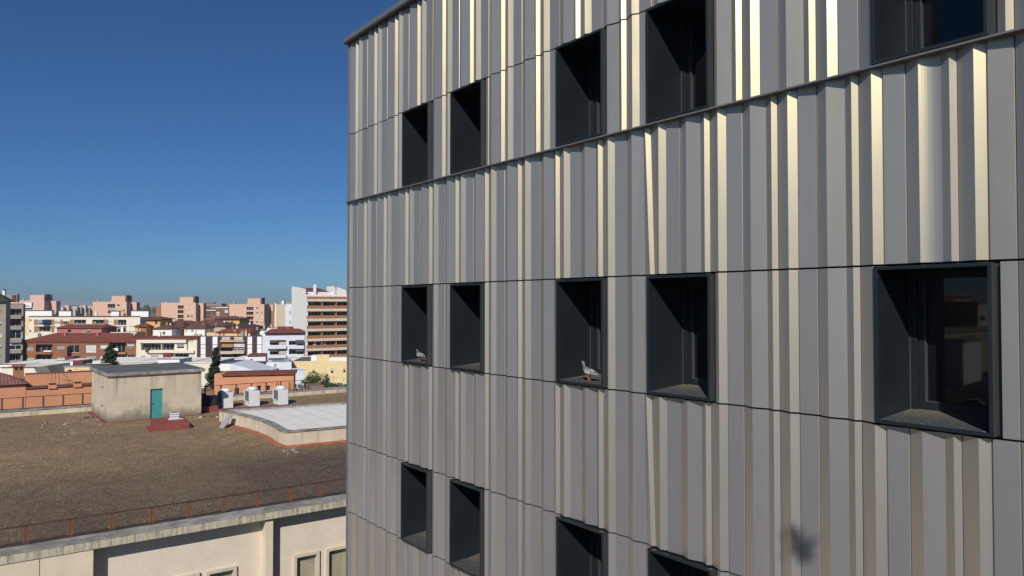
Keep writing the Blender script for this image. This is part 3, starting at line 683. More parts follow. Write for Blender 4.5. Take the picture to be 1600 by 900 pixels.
# ============================================================ THE TOWN
ALLB = []
class B:
    """A building whose front is fixed by two pixel columns, its roof line and a distance."""
    def __init__(s, name, xl, xr, ytop, Y, phi, depth, mat, label, cat='building', group=None, zbase=0.0, ytopR=None, roofmat=None):
        s.a = Vector((math.cos(R(phi)), math.sin(R(phi)), 0)); s.n = Vector((-s.a.y, s.a.x, 0))
        p = at_y(xl, ytop, Y); s.o = Vector((p.x, p.y, 0)); s.H = p.z
        q = at_plane(xr, ytop, p, s.n); s.L = (q - p).dot(s.a); s.D = depth; s.mat = mat
        s.e = empty(name, s.o + Vector((0, 0, zbase)), R(phi), label, cat, group); s.zb = zbase; s.H -= zbase
        ALLB.append((s, name, Y)); s.ops = []; s.roofmat = roofmat or ROOFG
    def uv(s, px, py, off=0.0):
        p = at_plane(px, py, s.o + s.n * off, s.n) - s.o; return p.dot(s.a), p.z - s.zb
    def hole(s, x0, y0, x1, y1, kind='glass', d=None):
        u0, z1 = s.uv(x0, y0); u1, z0 = s.uv(x1, y1)
        z1 = (s.uv((x0 + x1) / 2, y0)[1]); z0 = s.uv((x0 + x1) / 2, y1)[1]
        u0 = max(u0, .05); u1 = min(u1, s.L - .05); z1 = min(z1, s.H - .05); z0 = max(z0, 0.05)
        if u1 - u0 < .1 or z1 - z0 < .1: return
        s.ops.append((u0, z0, u1, z1, kind, d if d is not None else (1.3 if kind in ('loggia', 'curtain') else .22)))
    def proud(s, name, mat, x0, y0, x1, y1, out=.15, inn=0.0):
        u0 = s.uv(x0, y0)[0]; u1 = s.uv(x1, y0)[0]; z1 = s.uv((x0 + x1) / 2, y0)[1]; z0 = s.uv((x0 + x1) / 2, y1)[1]
        m = MB(); m.box(u0, -out, z0, u1, inn - .003, z1); return m.build(name, mat, s.e)
    def finish(s, roof=True):
        m = MB(); ops = s.ops
        us = sorted({0, s.L} | {round(v, 4) for o in ops for v in (o[0], o[2])}); zs = sorted({0, s.H} | {round(v, 4) for o in ops for v in (o[1], o[3])})
        for i in range(len(us) - 1):
            for j in range(len(zs) - 1):
                cu, cz = (us[i] + us[i + 1]) / 2, (zs[j] + zs[j + 1]) / 2
                if any(o[0] < cu < o[2] and o[1] < cz < o[3] for o in ops): continue
                m.quad((us[i], 0, zs[j]), (us[i + 1], 0, zs[j]), (us[i + 1], 0, zs[j + 1]), (us[i], 0, zs[j + 1]))
        L, D, H = s.L, s.D, s.H
        m.quad((0, 0, 0), (0, 0, H), (0, D, H), (0, D, 0)); m.quad((L, 0, 0), (L, D, 0), (L, D, H), (L, 0, H)); m.quad((0, D, 0), (0, D, H), (L, D, H), (L, D, 0))
        for u0, z0, u1, z1, kind, d in ops:
            m.quad((u0, 0, z0), (u0, d, z0), (u0, d, z1), (u0, 0, z1)); m.quad((u1, 0, z0), (u1, 0, z1), (u1, d, z1), (u1, d, z0))
            m.quad((u0, 0, z1), (u0, d, z1), (u1, d, z1), (u1, 0, z1)); m.quad((u0, 0, z0), (u1, 0, z0), (u1, d, z0), (u0, d, z0))
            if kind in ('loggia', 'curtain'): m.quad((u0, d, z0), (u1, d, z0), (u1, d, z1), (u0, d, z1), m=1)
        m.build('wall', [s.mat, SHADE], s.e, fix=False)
        if roof:
            m = MB(); m.box(.1, .1, H - .12, L - .1, D - .1, H - .04); m.build('roof', s.roofmat, s.e)
        for u0, z0, u1, z1, kind, d in ops: s.fill(u0, z0, u1, z1, kind, d)
        return s
    def fill(s, u0, z0, u1, z1, kind, d):
        w_, h = u1 - u0, z1 - z0
        if kind in ('glass', 'blind', 'half'):
            m = MB(); f = min(.07, w_ * .1); y0, y1 = d - .09, d - .03
            m.box(u0, y0, z0, u0 + f, y1, z1); m.box(u1 - f, y0, z0, u1, y1, z1); m.box(u0 + f, y0, z0, u1 - f, y1, z0 + f); m.box(u0 + f, y0, z1 - f, u1 - f, y1, z1)
            n = max(1, int(round(w_ / 1.1)))
            for k in range(1, n): c_ = u0 + w_ * k / n; m.box(c_ - f / 2, y0, z0 + f, c_ + f / 2, y1, z1 - f)
            o = m.build('window', WINF, s.e)
            m = MB(); m.quad((u0, d - .04, z0), (u1, d - .04, z0), (u1, d - .04, z1), (u0, d - .04, z1)); m.build('pane', CGLASS, o, fix=False)
            if kind == 'half':
                m = MB(); m.box(u0 + .02, d - .12, z0 + h * random.uniform(.45, .7), u1 - .02, d - .092, z1 - .01); m.build('roller_shutter', random.choice([CSHUT, CSHUT, GSHUT]), o)
        elif kind in ('white', 'grey', 'cream', 'wood'):
            mt = {'white': CSHUT, 'grey': GSHUT, 'cream': YSHUT, 'wood': OSHUT}[kind]
            m = MB(); m.box(u0, d - .1, z0, u1, d - .05, z1); m.build('roller_shutter', mt, s.e)
        elif kind in ('loggia', 'curtain'):
            n = max(1, int(w_ / 2.6))
            for k in range(n):
                a = u0 + w_ * (k + .18) / n; b = u0 + w_ * (k + .82) / n
                if b - a < .5: continue
                m = MB(); f = .06; y0, y1 = d - .08, d - .02; zt = z0 + h * .85
                m.box(a, y0, z0, a + f, y1, zt); m.box(b - f, y0, z0, b, y1, zt); m.box(a + f, y0, zt - f, b - f, y1, zt); m.box((a + b) / 2 - f / 2, y0, z0, (a + b) / 2 + f / 2, y1, zt - f)
                o = m.build('balcony_door', WINF, s.e)
                m = MB(); m.quad((a, d - .03, z0), (b, d - .03, z0), (b, d - .03, zt), (a, d - .03, zt)); m.build('pane', CGLASS, o, fix=False)
            if kind == 'curtain':
                for k in range(int(w_ / 1.5)):
                    if random.random() < .6:
                        a = u0 + k * 1.5 + .1; m = MB(); m.loft([[(a, .12, z0 + h * .1), (a + .9, .12, z0 + h * .1), (a + .9, .16, z0 + h * .1), (a, .16, z0 + h * .1)], [(a + .3, .12, z1 - .02), (a + 1.1, .12, z1 - .02), (a + 1.1, .16, z1 - .02), (a + .3, .16, z1 - .02)]]); m.build('curtain', random.choice([CURT, WINF]), s.e)
    def hip(s, hgt, mat, over=.4, dz=0.0, x0=0, x1=None, inset=None):
        x1 = s.L if x1 is None else x1; a, b, c_, d = x0 - over, x1 + over, -over, s.D + over; ins = inset if inset is not None else min(s.D / 2, (x1 - x0) / 2 - .2)
        z = s.H + dz; my = s.D / 2
        m = MB(); P = [(a, c_, z), (b, c_, z), (b, d, z), (a, d, z)]; Q = [(a, c_, z + .14), (b, c_, z + .14), (b, d, z + .14), (a, d, z + .14)]
        for k in range(4): m.quad(P[k], P[(k + 1) % 4], Q[(k + 1) % 4], Q[k])
        m.quad(*P[::-1]); r0, r1 = (x0 + ins, my, z + .14 + hgt), (x1 - ins, my, z + .14 + hgt)
        m.quad(Q[0], Q[1], r1, r0); m.quad(Q[2], Q[3], r0, r1); m.quad(Q[1], Q[2], r1); m.quad(Q[3], Q[0], r0)
        return m.build('roof', mat, s.e, fix=False)
    def block(s, name, mat, x0, x1, ytop, depth=None, y0=0.3, zb=None, off=0.0):
        u0 = s.uv(x0, ytop, y0)[0]; u1, z = s.uv(x1, ytop, y0); d = depth or s.D - .6
        m = MB(); m.box(u0, y0, s.H - .1 if zb is None else zb, u1, y0 + d, z); return m.build(name, mat, s.e)
    def mast(s, px, ytop, kind=0):
        u, z = s.uv(px, ytop, 2.0); m = MB(); m.tube((u, 2, s.H - .1), (u, 2, z), .05, 4)
        if kind:
            for k in range(5): m.tube((u - .7 + k * .08, 2, z - .2 - k * .35), (u + .7 - k * .08, 2, z - .2 - k * .35), .025, 4)
        m.build('antenna', SILVER, s.e)

# --- far backdrop
tb = MB(); rr = random.Random(5)
for k in range(420):
    x = -1700 + k * 6.5 + rr.uniform(-3, 3); y = 1500 + rr.uniform(-160, 220); h = rr.uniform(10, 17.5); w_ = rr.uniform(7, 13); n = 7
    R1 = [[(x + w_ * f * math.cos(2 * math.pi * j / n + k) * rr.uniform(.85, 1.1), y + w_ * f * math.sin(2 * math.pi * j / n + k), h * g_) for j in range(n)] for f, g_ in ((.5, 0), (1, .35), (.9, .7), (.4, 1))]
    tb.loft(R1)
tag(tb.build('distant_trees', FARTREE, fix=True), 'dark belt of distant trees on the horizon beyond the town', 'trees', kind='stuff')

far = random.Random(8)
for i, (xl, xr, yt) in enumerate(((94, 99, 479), (99, 108, 477), (109, 118, 483), (112, 121, 478.5), (121, 127, 479), (126, 134, 477), (133, 140, 481), (137, 146, 478))):
    Y = 640 + i * 4
    b = B('far_apartment_block', xl, xr, yt, Y, 2, 2.2, FARB, ['far beige apartment block, first from the left in the hazy row', 'far beige block with a taller stair head, second in the hazy row', 'low far beige block, third in the hazy row between pink and peach towers', 'far beige block, fourth in the hazy row behind the white roof box', 'far narrow beige block, fifth in the hazy row', 'far beige block, sixth in the hazy row with high stair head', 'far beige block, seventh in the hazy row', 'far beige block right beside the left edge of a peach tower'][i], group='hazy row of far beige blocks')
    for yy in range(int(yt) + 3, 494, 5):
        for xx in range(int(xl) + 1, int(xr) - 1, 3): (b.hole(xx, yy, xx + 1.3, yy + 1.7, 'glass' if far.random() < .6 else 'white') if far.random() < .7 else None)
    b.finish()

# --- peach towers
def tower(xl, xm, ytop, ph, xs, x2, Y, mat, label, holes, x3=None, masts=()):
    b = B('apartment_tower', xl, xm, ytop, Y, 0, (xs - xm) / (F / Y * (800 - xm) / F), mat, label, group='peach apartment towers on the skyline')
    for h in holes: b.hole(*h)
    b.finish()
    b.block('penthouse', mat, ph[0], ph[1], ph[2], 8, 1.0)
    b.block('stair_head', M('stair_head_dark', (0.16, 0.1, 0.09)), ph[1], ph[1] + 2.5, ph[2] - 1.2, 5, 2.0)
    # rear wing set back
    D = b.D; m = MB(); u0 = b.L + .01; q = at_plane(x2, ytop, b.o + b.n * (D + 1.5), b.n) - b.o; u1 = q.dot(b.a)
    m.box(b.L - 6, D + 1.5, 0, max(u1, u0 + 2), D + 5.5, b.H - .3); m.build('rear_wing', mat, b.e)
    for px, py in masts: b.mast(px, py)
    m = MB(); m.box(2, 1, b.H - .1, 3.2, 2.2, b.H + .9); m.box(9, 3, b.H - .1, 10, 4, b.H + .6); m.build('roof_vent', GREYM, b.e)
    return b
def win_grid(xs, ys, w_, h, kind='glass'): return [(x, y, x + w_, y + h, random.choice(kind) if isinstance(kind, list) else kind) for x in xs for y in ys]
K2 = ['white', 'glass', 'white', 'half']
tower(27, 69.3, 469.5, (47, 69, 461), 77, 88, 420, PINK, 'pink tower at the left, partly behind the grey apartment block', win_grid((55, 62), (481.5,), 4, 2.6, K2), masts=((47.5, 455), (54.5, 456)))
tower(145, 198, 471.5, (174.5, 196, 462.5), 204, 213.5, 450, PEACH, 'peach tower with a blank left wall and curved dark balcony opening', [(168.3, 475, 180, 481, 'loggia'), (168.3, 482.5, 180, 490, 'half')] + win_grid((183.3, 191.5), (475.5, 483.5), 3.6, 3.2, K2), masts=((175, 456), (196, 460)))
tower(252, 306, 473, (281, 302, 464), 310, 318, 430, PEACH, 'peach tower left of the yellow hip roofed houses with stacked green balconies', [(277.5, y, 287, y + 5.2, 'loggia') for y in (477.3, 484.5, 492, 498.5)] + win_grid((292.5, 298), (484.8, 492.3), 3.2, 3.6, K2) + win_grid((290, 297.5), (477.5,), 3.2, 3.6, 'white') + win_grid((274,), (478, 485, 492.4), 2.2, 3.2, 'white'), masts=((301.5, 461),))
tower(358, 413, 475.3, (387, 407, 466.3), 421, 424, 440, PEACH, 'peach tower nearest the white high building with white framed balconies', [(385, y, 396, y + 5.2, 'loggia' if k != 0 else 'glass') for k, y in enumerate((479.5, 487, 494.3, 501.3))] + win_grid((400.5, 407.5), (480.2, 487.3, 494, 502, 509), 2.6, 2.6, ['half', 'glass', 'white']), masts=((406, 463),))
b = B('brick_tower_wing', 243.5, 251.5, 479.5, 450, 0, 14, TBRICK, 'narrow brick wing standing behind the left edge of a peach tower'); b.finish()
b = B('stepped_apartment_complex', 320, 357, 478, 520, 2, 18, DBRICK, 'dark brick and glass apartment complex between two peach towers')
for (x0, y0, x1, y1, kk) in ((321, 480, 328, 483, 'glass'), (330, 480, 338, 483, 'half'), (338, 487, 343, 490, 'white'), (338, 491, 343, 493, 'white'), (345, 490, 346.5, 492, 'glass'), (351, 484, 356, 489, 'white'), (351, 490, 356, 493, 'glass'), (321, 488.5, 329, 492, 'glass'), (321, 494, 329, 497, 'glass'), (333, 489, 336, 492, 'glass')): b.hole(x0, y0, x1, y1, kk)
b.finish(); b.block('upper_storey', M('grey_metal_roof', (0.22, 0.2, 0.2)), 322, 346, 474.3, 10, 2); b.proud('roof_band', WHITE, 338, 480, 357, 481.2, .3); b.proud('balcony_band', WHITE, 320, 484.5, 338, 485.6, .8); b.block('roof_top_room', DBRICK, 323, 333, 472.8, 6, 3); b.mast(324, 467.5)
b = B('brick_flank', 424, 431, 486, 330, 5, 10, TBRICK, 'narrow orange brick flank between a peach tower and the weathered beige wall'); b.finish()

# --- right hand tall building
b = B('weathered_block', 431, 446, 475.6, 262, 4, 14, BEIGE, 'weathered beige blank wall with a chimney left of the white gable'); b.finish(); b.block('chimney', WHITE, 440, 443.5, 470, 1.5, 1); b.block('chimney', WHITE, 429.3, 431.6, 474, 1.5, .5, zb=10)
b = B('white_annex', 446, 456, 475.2, 255, 4, 14, BLUEW, 'bluish white annex wall with two slit windows beside the tall gable'); b.hole(452.7, 486, 454, 491.5); b.hole(452.4, 501, 453.6, 506); b.finish(); b.block('roof_slab', GREYB, 447, 455.5, 472, 5, 1)
TY = 215.0
b = B('tall_balcony_building', 479.5, 542, 460, TY, 35, 13.5, WHITE, 'tall building with white gable and long tan balconies in rows', 'building')
b.H = b.uv(479.5, 460)[1]
L_ = b.L + 6; b.L = L_
ys = [471.2, 486.8, 502.5, 518, 533.2, 548.6]
for k, y in enumerate(ys):
    zt = b.uv(481, y)[1]; zb = b.uv(481, y + 7.2)[1]; b.ops.append((.35, zb, L_ - .2, zt, 'curtain' if k == 4 else 'loggia', 1.6))
b.finish()
for k, y in enumerate([455.7] + ys):
    z1 = b.uv(481, y + (6.2 if k else 7.5))[1]; z0 = b.uv(481, y + (11.2 if k else 11.5))[1]; zc_ = b.uv(481, y + 15.2)[1]
    m = MB(); m.box(.0, -.85, z0, L_, -.70, z1); m.box(.0, -.70, z0, .12, -.003, z1); m.build('balcony_parapet', BALCB, b.e)
    m = MB(); m.box(-.02, -.92, zc_, L_, -.003, z0 - .004); m.build('balcony_slab', M('pale_balcony_slab', (0.66, 0.58, 0.46)), b.e)
    if k:
        for q in range(1, 5):
            m = MB(); u = q * L_ / 4.2; zt = b.uv(481, y)[1]; m.box(u, -.6, z0 + .1, u + .22, 1.55, zt); m.build('balcony_divider', BALCB, b.e)
# sloping roof, terrace walls
zH = b.H; D = b.D
def gz(y): return b.uv(479.5, y)[1]
m = MB(); zp = at_y(455, 447.8, TY + 13).z
m.loft([[(-.02, 2.0, zH - .1), (-.02, D, zH - .1), (-.02, D, zp), (-.02, D - 3, zp - .2), (-.02, 2.0, zH + 1.7)], [(.35, 2.0, zH - .1), (.35, D, zH - .1), (.35, D, zp), (.35, D - 3, zp - .2), (.35, 2.0, zH + 1.7)]]); m.build('gable_parapet', WHITE, b.e)
m = MB(); m.quad((.4, 4.0, zH + .82), (8.5, 4.0, zH + .82), (8.5, D, zp - .4), (.4, D, zp - .4)); m.quad((8.5, 4, zH + .82), (8.5, D, zH), (8.5, D, zp - .4)); m.build('roof', BROWNROOF, b.e, fix=False)
m = MB(); m.box(.4, 3.9, zH - .05, 11, 4.0, zH + .8); m.build('terrace_wall', WHITE, b.e)
m = MB(); m.box(3.2, 3.0, zH - .05, 3.9, 3.7, zp + .1); m.box(3.3, 3.1, zp + .1, 3.8, 3.6, zp + .5); m.build('chimney', WHITE, b.e)
m = MB(); m.loft([[(9.4, 2.5, zH - .05), (9.4, 9, zH - .05), (9.4, 9, zp), (9.4, 2.5, zp)], [(13.2, 2.5, zH - .05), (13.2, 9, zH - .05), (13.2, 9, zp - 1.2), (13.2, 2.5, zp - 1.2)]]); m.build('roof_room', WHITE, b.e)
b.mast(524, 441, 1)

# --- left grey apartment block
b = B('dark_roofed_block', -30, 9.5, 471.5, 172, 24, 5, GREYB, 'grey rendered block with a dark hipped roof at the left edge of the town')
for x0, y0, x1, y1, kk in ((-1, 485, 3, 492, 'wood'), (-1, 502, 2, 509, 'half'), (-1, 520.5, 3, 527, 'white'), (-1, 538, 1.6, 545, 'half'), (-1, 556, 1.5, 558, 'glass'), (-20, 485, -14, 492, 'half'), (-20, 502, -14, 509, 'half'), (-20, 520, -14, 527, 'white')): b.hole(x0, y0, x1, y1, kk)
b.finish(); b.hip(2.3, DARKROOF, .7); b.block('chimney', WHITE, 3.5, 7.5, 453.8, 1.5, 5.0, zb=b.H + .5); b.block('chimney_cap', BLACK, 4.5, 7.8, 451.8, 1.2, 5.2, zb=b.H + 2)
b = B('grey_balcony_block', 11.5, 36.5, 474.5, 197, 28, 5, GREYB, 'grey apartment block with stacked glazed balconies beside the dark roofed block')
for x0, y0, x1, y1, kk in ((14.5, 482.5, 33.5, 492, 'loggia'), (14.5, 498.5, 33, 509, 'loggia'), (15.5, 517, 33, 529, 'glass'), (15, 535, 33, 546, 'half'), (15, 552.5, 32, 563, 'loggia')): b.hole(x0, y0, x1, y1, kk)
b.finish()
for y in (492.5, 509.5, 529.5, 546.5, 563.8): b.proud('balcony_parapet', GREYB, 14.5, y, 34, y + 5.5, .7)
b.proud('yellow_cornice', YELLOW, 11.5, 472.2, 34.5, 474.3, .2); b.block('roof_room', GREYB, 8, 27, 459.5, 5, 2.5); b.block('roof_room_shade', BROWNROOF, 19, 24.5, 461, .2, 2.3)

# --- long cream block
b = B('cream_apartment_row', 36, 219, 495, 290, 1.5, 14, PALECREAM, 'long cream apartment row with brown brick piers and striped awnings')
hl_ = [(60, 499.5, 79, 507, 'loggia'), (60, 510.5, 79, 518, 'loggia'), (45.5, 499, 49.5, 502, 'wood'), (45.5, 515, 49, 519, 'half'), (85.5, 502, 94, 506, 'grey'), (98, 502, 108, 507, 'loggia'), (115, 499.5, 134.5, 506, 'loggia'), (144, 499.5, 163, 506, 'loggia'), (169.5, 501.5, 177, 506, 'white'), (183.5, 499.5, 197.5, 508, 'loggia'), (158, 511, 163, 516, 'white'), (169.5, 513.5, 176.5, 517.3, 'half'), (183.5, 510, 197, 519, 'half')]
for h in hl_: b.hole(*h)
b.finish()
for x0, x1 in ((53.5, 59.5), (80, 85), (94.5, 98), (109.5, 114.5), (163.3, 169), (178, 183)): b.proud('brick_pier', TBRICK, x0, 499.2, x1, 508, .12); b.proud('brick_pier', TBRICK, x0, 510.4, x1, 519, .12)
for x0, x1 in ((53, 86), (98, 135), (144, 163), (178, 198)): b.proud('balcony_edge', PALECREAM, x0, 508.3, x1, 509.9, .5)
b.proud('awning', M('blue_striped_awning', (0.25, 0.31, 0.38)), 60, 499.3, 79, 505.3, .8); b.proud('side_bay', YELLOW, 36.2, 496, 45, 524, .06)
b.proud('eave', BROWNROOF, 45, 493.6, 219, 494.8, .3)
for x0, x1, yt in ((37, 81, 485.5), (92, 111, 485.8), (173.5, 186, 486.5), (205, 232, 486)): b.block('roof_room', WHITE, x0, x1, yt, 1.4, 3)
for x0, x1, yt in ((37, 81, 484.6), (92, 111, 485), (173, 187, 485.5), (204.5, 232.5, 485)): b.block('roof_room_cap', BROWNROOF, x0, x1, yt, 1.8, 2.8, zb=b.uv(x0, yt + .9, 3)[1])
# billboard
sg = B('rooftop_billboard', 37, 49.2, 473, 280, 1, 1.0, WHITE, 'small white rooftop billboard with a dark unreadable line of lettering', 'billboard', zbase=at_y(40, 481, 280).z); sg.finish(False)
for k, x in enumerate((38.5, 40, 41.4, 42.8, 44.4, 46)): sg.proud('letter', BLACK, x, 477.3, x + 1.0, 479.0, .05)
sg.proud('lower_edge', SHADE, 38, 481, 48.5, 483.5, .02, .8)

# --- brick building with red roof
b = B('brick_apartment_building', 36, 213, 534.5, 200, 1.5, 13, BRICK, 'long red brick apartment building with a red tiled roof behind the conifer')
for h in ((41, 541.5, 52, 548, 'grey'), (56, 538, 82, 550, 'loggia'), (88, 540, 101, 546, 'grey'), (108, 539.5, 123.5, 551, 'glass'), (134, 539, 150, 551, 'white'), (156.5, 539, 170, 545, 'white'), (175, 536, 197, 551, 'loggia'), (198.5, 538, 209.5, 543.5, 'half'),
          (41, 558.5, 53, 565, 'cream'), (56, 555, 81, 569, 'loggia'), (88, 558, 101, 563, 'cream'), (116, 557, 124, 560.5, 'cream'), (134, 556, 150, 567, 'half'), (156, 556, 163, 562, 'white'), (176, 554, 197, 568, 'loggia'), (199, 554, 209.5, 560, 'glass')): b.hole(*h)
b.finish(); b.proud('eave_band', PALEROOF, 36, 532.8, 213, 534.8, .35)
for y in (547.5, 564): b.proud('balcony_parapet', WHITE, 69, y, 81.5, y + 2, .3); b.proud('balcony_slab', BRICK, 56, y + 3.5, 82, y + 6, .5); b.proud('balcony_slab', BALCB, 175, y + 2.5, 198, y + 6, .6); b.proud('balcony_rail', WHITE, 175, y - 3.5, 186, y + .5, .55)
b.H += .0; b.hip(1.9, REDROOF, .45, dz=.2, inset=5)
for x in (100, 151): b.block('chimney', ROSE, x, x + 2.5, 520, 1, 4, zb=b.H)
b = B('rose_attic_house', 89, 158.5, 513, 222, 1.5, 9, ROSE, 'rose painted attic storey with a dark red roof above the brick building')
for h in ((105, 515, 111, 520, 'glass'), (127, 514, 132.5, 520, 'grey'), (136, 514, 141, 519.5, 'half')): b.hole(*h)
b.finish(); b.hip(1.0, REDROOF, .4, inset=.5)
b = B('white_terrace_room', 158, 213, 519, 226, 1.5, 6, PALECREAM, 'pale terrace wall with white parapet right of the rose attic'); b.finish()

# --- ochre and white houses with tiled roofs
b = B('ochre_house', 228.5, 250, 499.5, 235, -2, 8, OCHRE, 'tall ochre house with a brown hipped roof and one small window'); b.hole(241.8, 502, 245.8, 507); b.finish(); b.hip(.9, BROWNROOF, .9)
b = B('small_ochre_house', 211, 229, 510.5, 232, -2, 7, OCHRE, 'small ochre house with a brick red shutter wall left of the tall ochre house'); b.hole(220, 511.8, 229, 523.5, 'grey'); b.finish(); b.proud('brick_screen', TBRICK, 220, 511.8, 228.4, 524, .05); b.hip(1.0, REDROOF, .7)
b = B('white_cottage', 239, 268.5, 514.5, 218, 2, 7, WHITE, 'white cottage with a single dark square window and a brown tiled roof'); b.hole(254, 518.5, 258, 523, 'glass'); b.finish(); b.hip(1.1, BROWNROOF, .3)
b = B('ochre_annex', 268.5, 285, 511.5, 226, 0, 7, OCHRE, 'ochre annex in shade between the white cottage and the white row'); b.hole(273, 514, 277, 517); b.finish(); b.hip(1.6, BROWNROOF, .5, inset=1)
b = B('brown_roofed_row', 250, 300, 508, 245, 1, 12, OCHRE, 'long brown tiled roof row behind the white cottage'); b.finish(); b.hip(1.3, BROWNROOF, .5, inset=3)
b = B('white_row_house', 288, 320, 514, 222, 1, 7, WHITE, 'white row house with three tiny square windows under brown tiles'); b.hole(290, 516, 292, 518.6); b.hole(299, 516, 301.2, 518.6); b.hole(305.5, 517, 307.3, 519); b.finish(); b.hip(1.4, BROWNROOF, .3, inset=1)
b = B('hip_roofed_terrace', 288, 352, 509.5, 240, 1, 12, BEIGE, 'broad brown hipped tile roof between the ochre houses'); b.finish(); b.hip(1.7, BROWNROOF, .6, inset=4)
b = B('yellow_hip_house', 336.5, 374, 498.7, 262, -2, 9, M('bright_ochre', (0.66, 0.42, 0.15)), 'yellow house with a broad red brown hipped roof before the peach tower'); b.hole(349, 500.5, 351.5, 502); b.hole(360.5, 502, 364.5, 506.5); b.finish(); b.hip(1.0, BROWNROOF, .8)
b = B('grey_roofed_terrace', 352, 398, 512, 238, 1, 10, GREYB, 'low grey roofed terrace house below the yellow hip roofed house'); b.finish(); b.hip(.9, DARKROOF, .3, inset=2)
b = B('white_terrace_wall', 390, 432, 517, 232, 1, 8, WHITE, 'white stepped roof terrace wall with clutter of small vents'); b.finish()
for x, yt in ((392, 513), (400, 511), (408, 514), (418, 511), (424, 512.5)): b.block('roof_vent', random.choice([WHITE, GREYB, BEIGE]), x, x + 3.2, yt, 1.5, 2)

# --- second row
b = B('cream_balcony_building', 213, 308, 530, 196, 1, 12, PALECREAM, 'cream two storey building with planted balconies and a dark red sheet')
for h in ((220.5, 537, 251.5, 547, 'loggia'), (252.5, 536.5, 272.5, 547, 'loggia'), (276.5, 538, 287.5, 544.5, 'half'), (292, 529.5, 303, 534.5, 'cream'), (221, 556, 227.5, 562, 'half'), (235.5, 555.5, 248, 561, 'half'), (272, 552.5, 295, 562, 'loggia')): b.hole(*h)
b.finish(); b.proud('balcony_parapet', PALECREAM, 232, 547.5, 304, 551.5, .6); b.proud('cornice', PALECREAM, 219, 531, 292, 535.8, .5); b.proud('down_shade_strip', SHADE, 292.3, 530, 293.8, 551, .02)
b.proud('privacy_sheet', CRIM, 257, 551, 270.5, 560, .9); b.hip(.55, REDROOF, .25, inset=.3)
for x in (229.5, 231.5): b.proud('balcony_plant', LEAFG, x, 543, x + 2.5, 550, .9)
b = B('plum_and_white_building', 308, 409.5, 525.8, 194, 1, 12, PLUM, 'dark plum tiled building with vertical white window strips and awnings')
for h in ((346, 534.5, 364, 542.3, 'wood'), (365, 534.5, 382, 542.3, 'white'), (346, 543.5, 364, 548, 'loggia'), (365, 543.5, 382, 547.5, 'half'), (346, 553.5, 363, 563, 'loggia'), (364.5, 554, 382, 562, 'loggia')): b.hole(*h)
b.finish()
for x0, x1 in ((314.5, 322), (333, 340.5), (387.5, 394.5), (402.5, 409.3)):
    for y0, y1 in ((526, 537.8), (538.6, 543.6), (544.2, 553.8), (554.5, 565)): b.proud('white_bay', WHITE, x0, y0, x1, y1, .35)
b.proud('balcony_parapet', BEIGE, 345.5, 548.5, 364, 553, .7); b.proud('balcony_parapet', BEIGE, 364.2, 547.8, 382.5, 552.5, .7); b.proud('balcony_parapet', BEIGE, 345.5, 531.5, 382.5, 534, .7)
b.proud('lintel_panel', BEIGE, 347, 526.3, 360, 531, .15); b.proud('lintel_panel', BEIGE, 366, 526.3, 380, 531, .15)
b = B('orange_attic', 323, 391, 519.5, 199, 1, 8, M('apricot_paint', (0.68, 0.46, 0.25)), 'apricot attic storey with brown shutters under a long tile roof')
for h in ((342, 520.3, 345.5, 525, 'wood'), (348, 520.3, 351.5, 525, 'wood'), (370.5, 520.3, 374, 525, 'wood'), (376, 520, 380, 525, 'wood')): b.hole(*h)
b.finish(); b.hip(.85, REDROOF, .4, x0=3, inset=.8)
b = B('bluish_balcony_building', 409.8, 476, 524.5, 188, 15, 9, BLUEW, 'bluish white building with curved balconies and dark awnings')
for h in ((421.5, 531.5, 447, 539, 'loggia'), (451.5, 532.5, 474, 539, 'loggia'), (421.5, 546, 447, 554, 'loggia'), (451.5, 545.5, 474, 553.5, 'loggia')): b.hole(*h)
b.finish()
for x0, x1 in ((418, 447.5), (451, 475)):
    for y in (539.8, 554.2): b.proud('balcony_parapet', BLUEW, x0, y, x1, y + 5, .7)
b.proud('awning', AWN, 422, 531.3, 434, 535, .9); b.proud('awning', AWN, 462, 531, 474, 536.5, .9); b.proud('awning', AWN, 422, 545.5, 434, 549.5, .9); b.proud('awning', AWN, 462, 545, 474, 549, .9)
for y in (534, 548.5): b.proud('balcony_screen', BEIGE, 434.5, y, 446.5, y + 4.5, .1, .1)
b.block('attic', WHITE, 409, 477, 520.8, 8, 1.5); b.hip(.9, REDROOF, .1, dz=.6, x0=.5, inset=1.5)
b.block('tank_room', CRIM, 433, 458, 510.6, 3, 5, zb=b.H + 1.5); b.block('white_upstand', WHITE, 417, 468, 512.5, 1.4, 7, zb=b.H)

# --- nearer low roofs and walls
def low_b(name, xl, xr, yt, Y, phi, D, mat, label, holes=(), roof=None, cap=None):
    b = B(name, xl, xr, yt, Y, phi, D, mat, label, roofmat=roof or (mat if mat in (WHITE, PALECREAM, BLUEW) else ROOFG))
    for h in holes: b.hole(*h)
    b.finish()
    if cap: m = MB(); m.box(-.1, -.1, b.H - .02, b.L + .1, .25, b.H + .08); m.build('coping', cap, b.e)
    return b
low_b('white_terrace_parapet', -10, 90, 569.5, 150, 1, 14, WHITE, 'long white terrace parapet below the brick building at the left', cap=PALEROOF)
low_b('white_terrace_parapet', 128, 210, 565.7, 150, 1, 14, WHITE, 'long white terrace parapet behind the conifer')
low_b('white_terrace_parapet', 206, 330, 566, 150, 1, 14, WHITE, 'white terrace wall below the cream balcony building')
low_b('white_terrace_parapet', 341, 384, 563.5, 150, 1, 14, WHITE, 'white terrace wall right of the tall dark conifer')
low_b('white_terrace_parapet', 440, 500, 561.8, 152, 1, 10, WHITE, 'white terrace wall with small vents below the tan balconies')
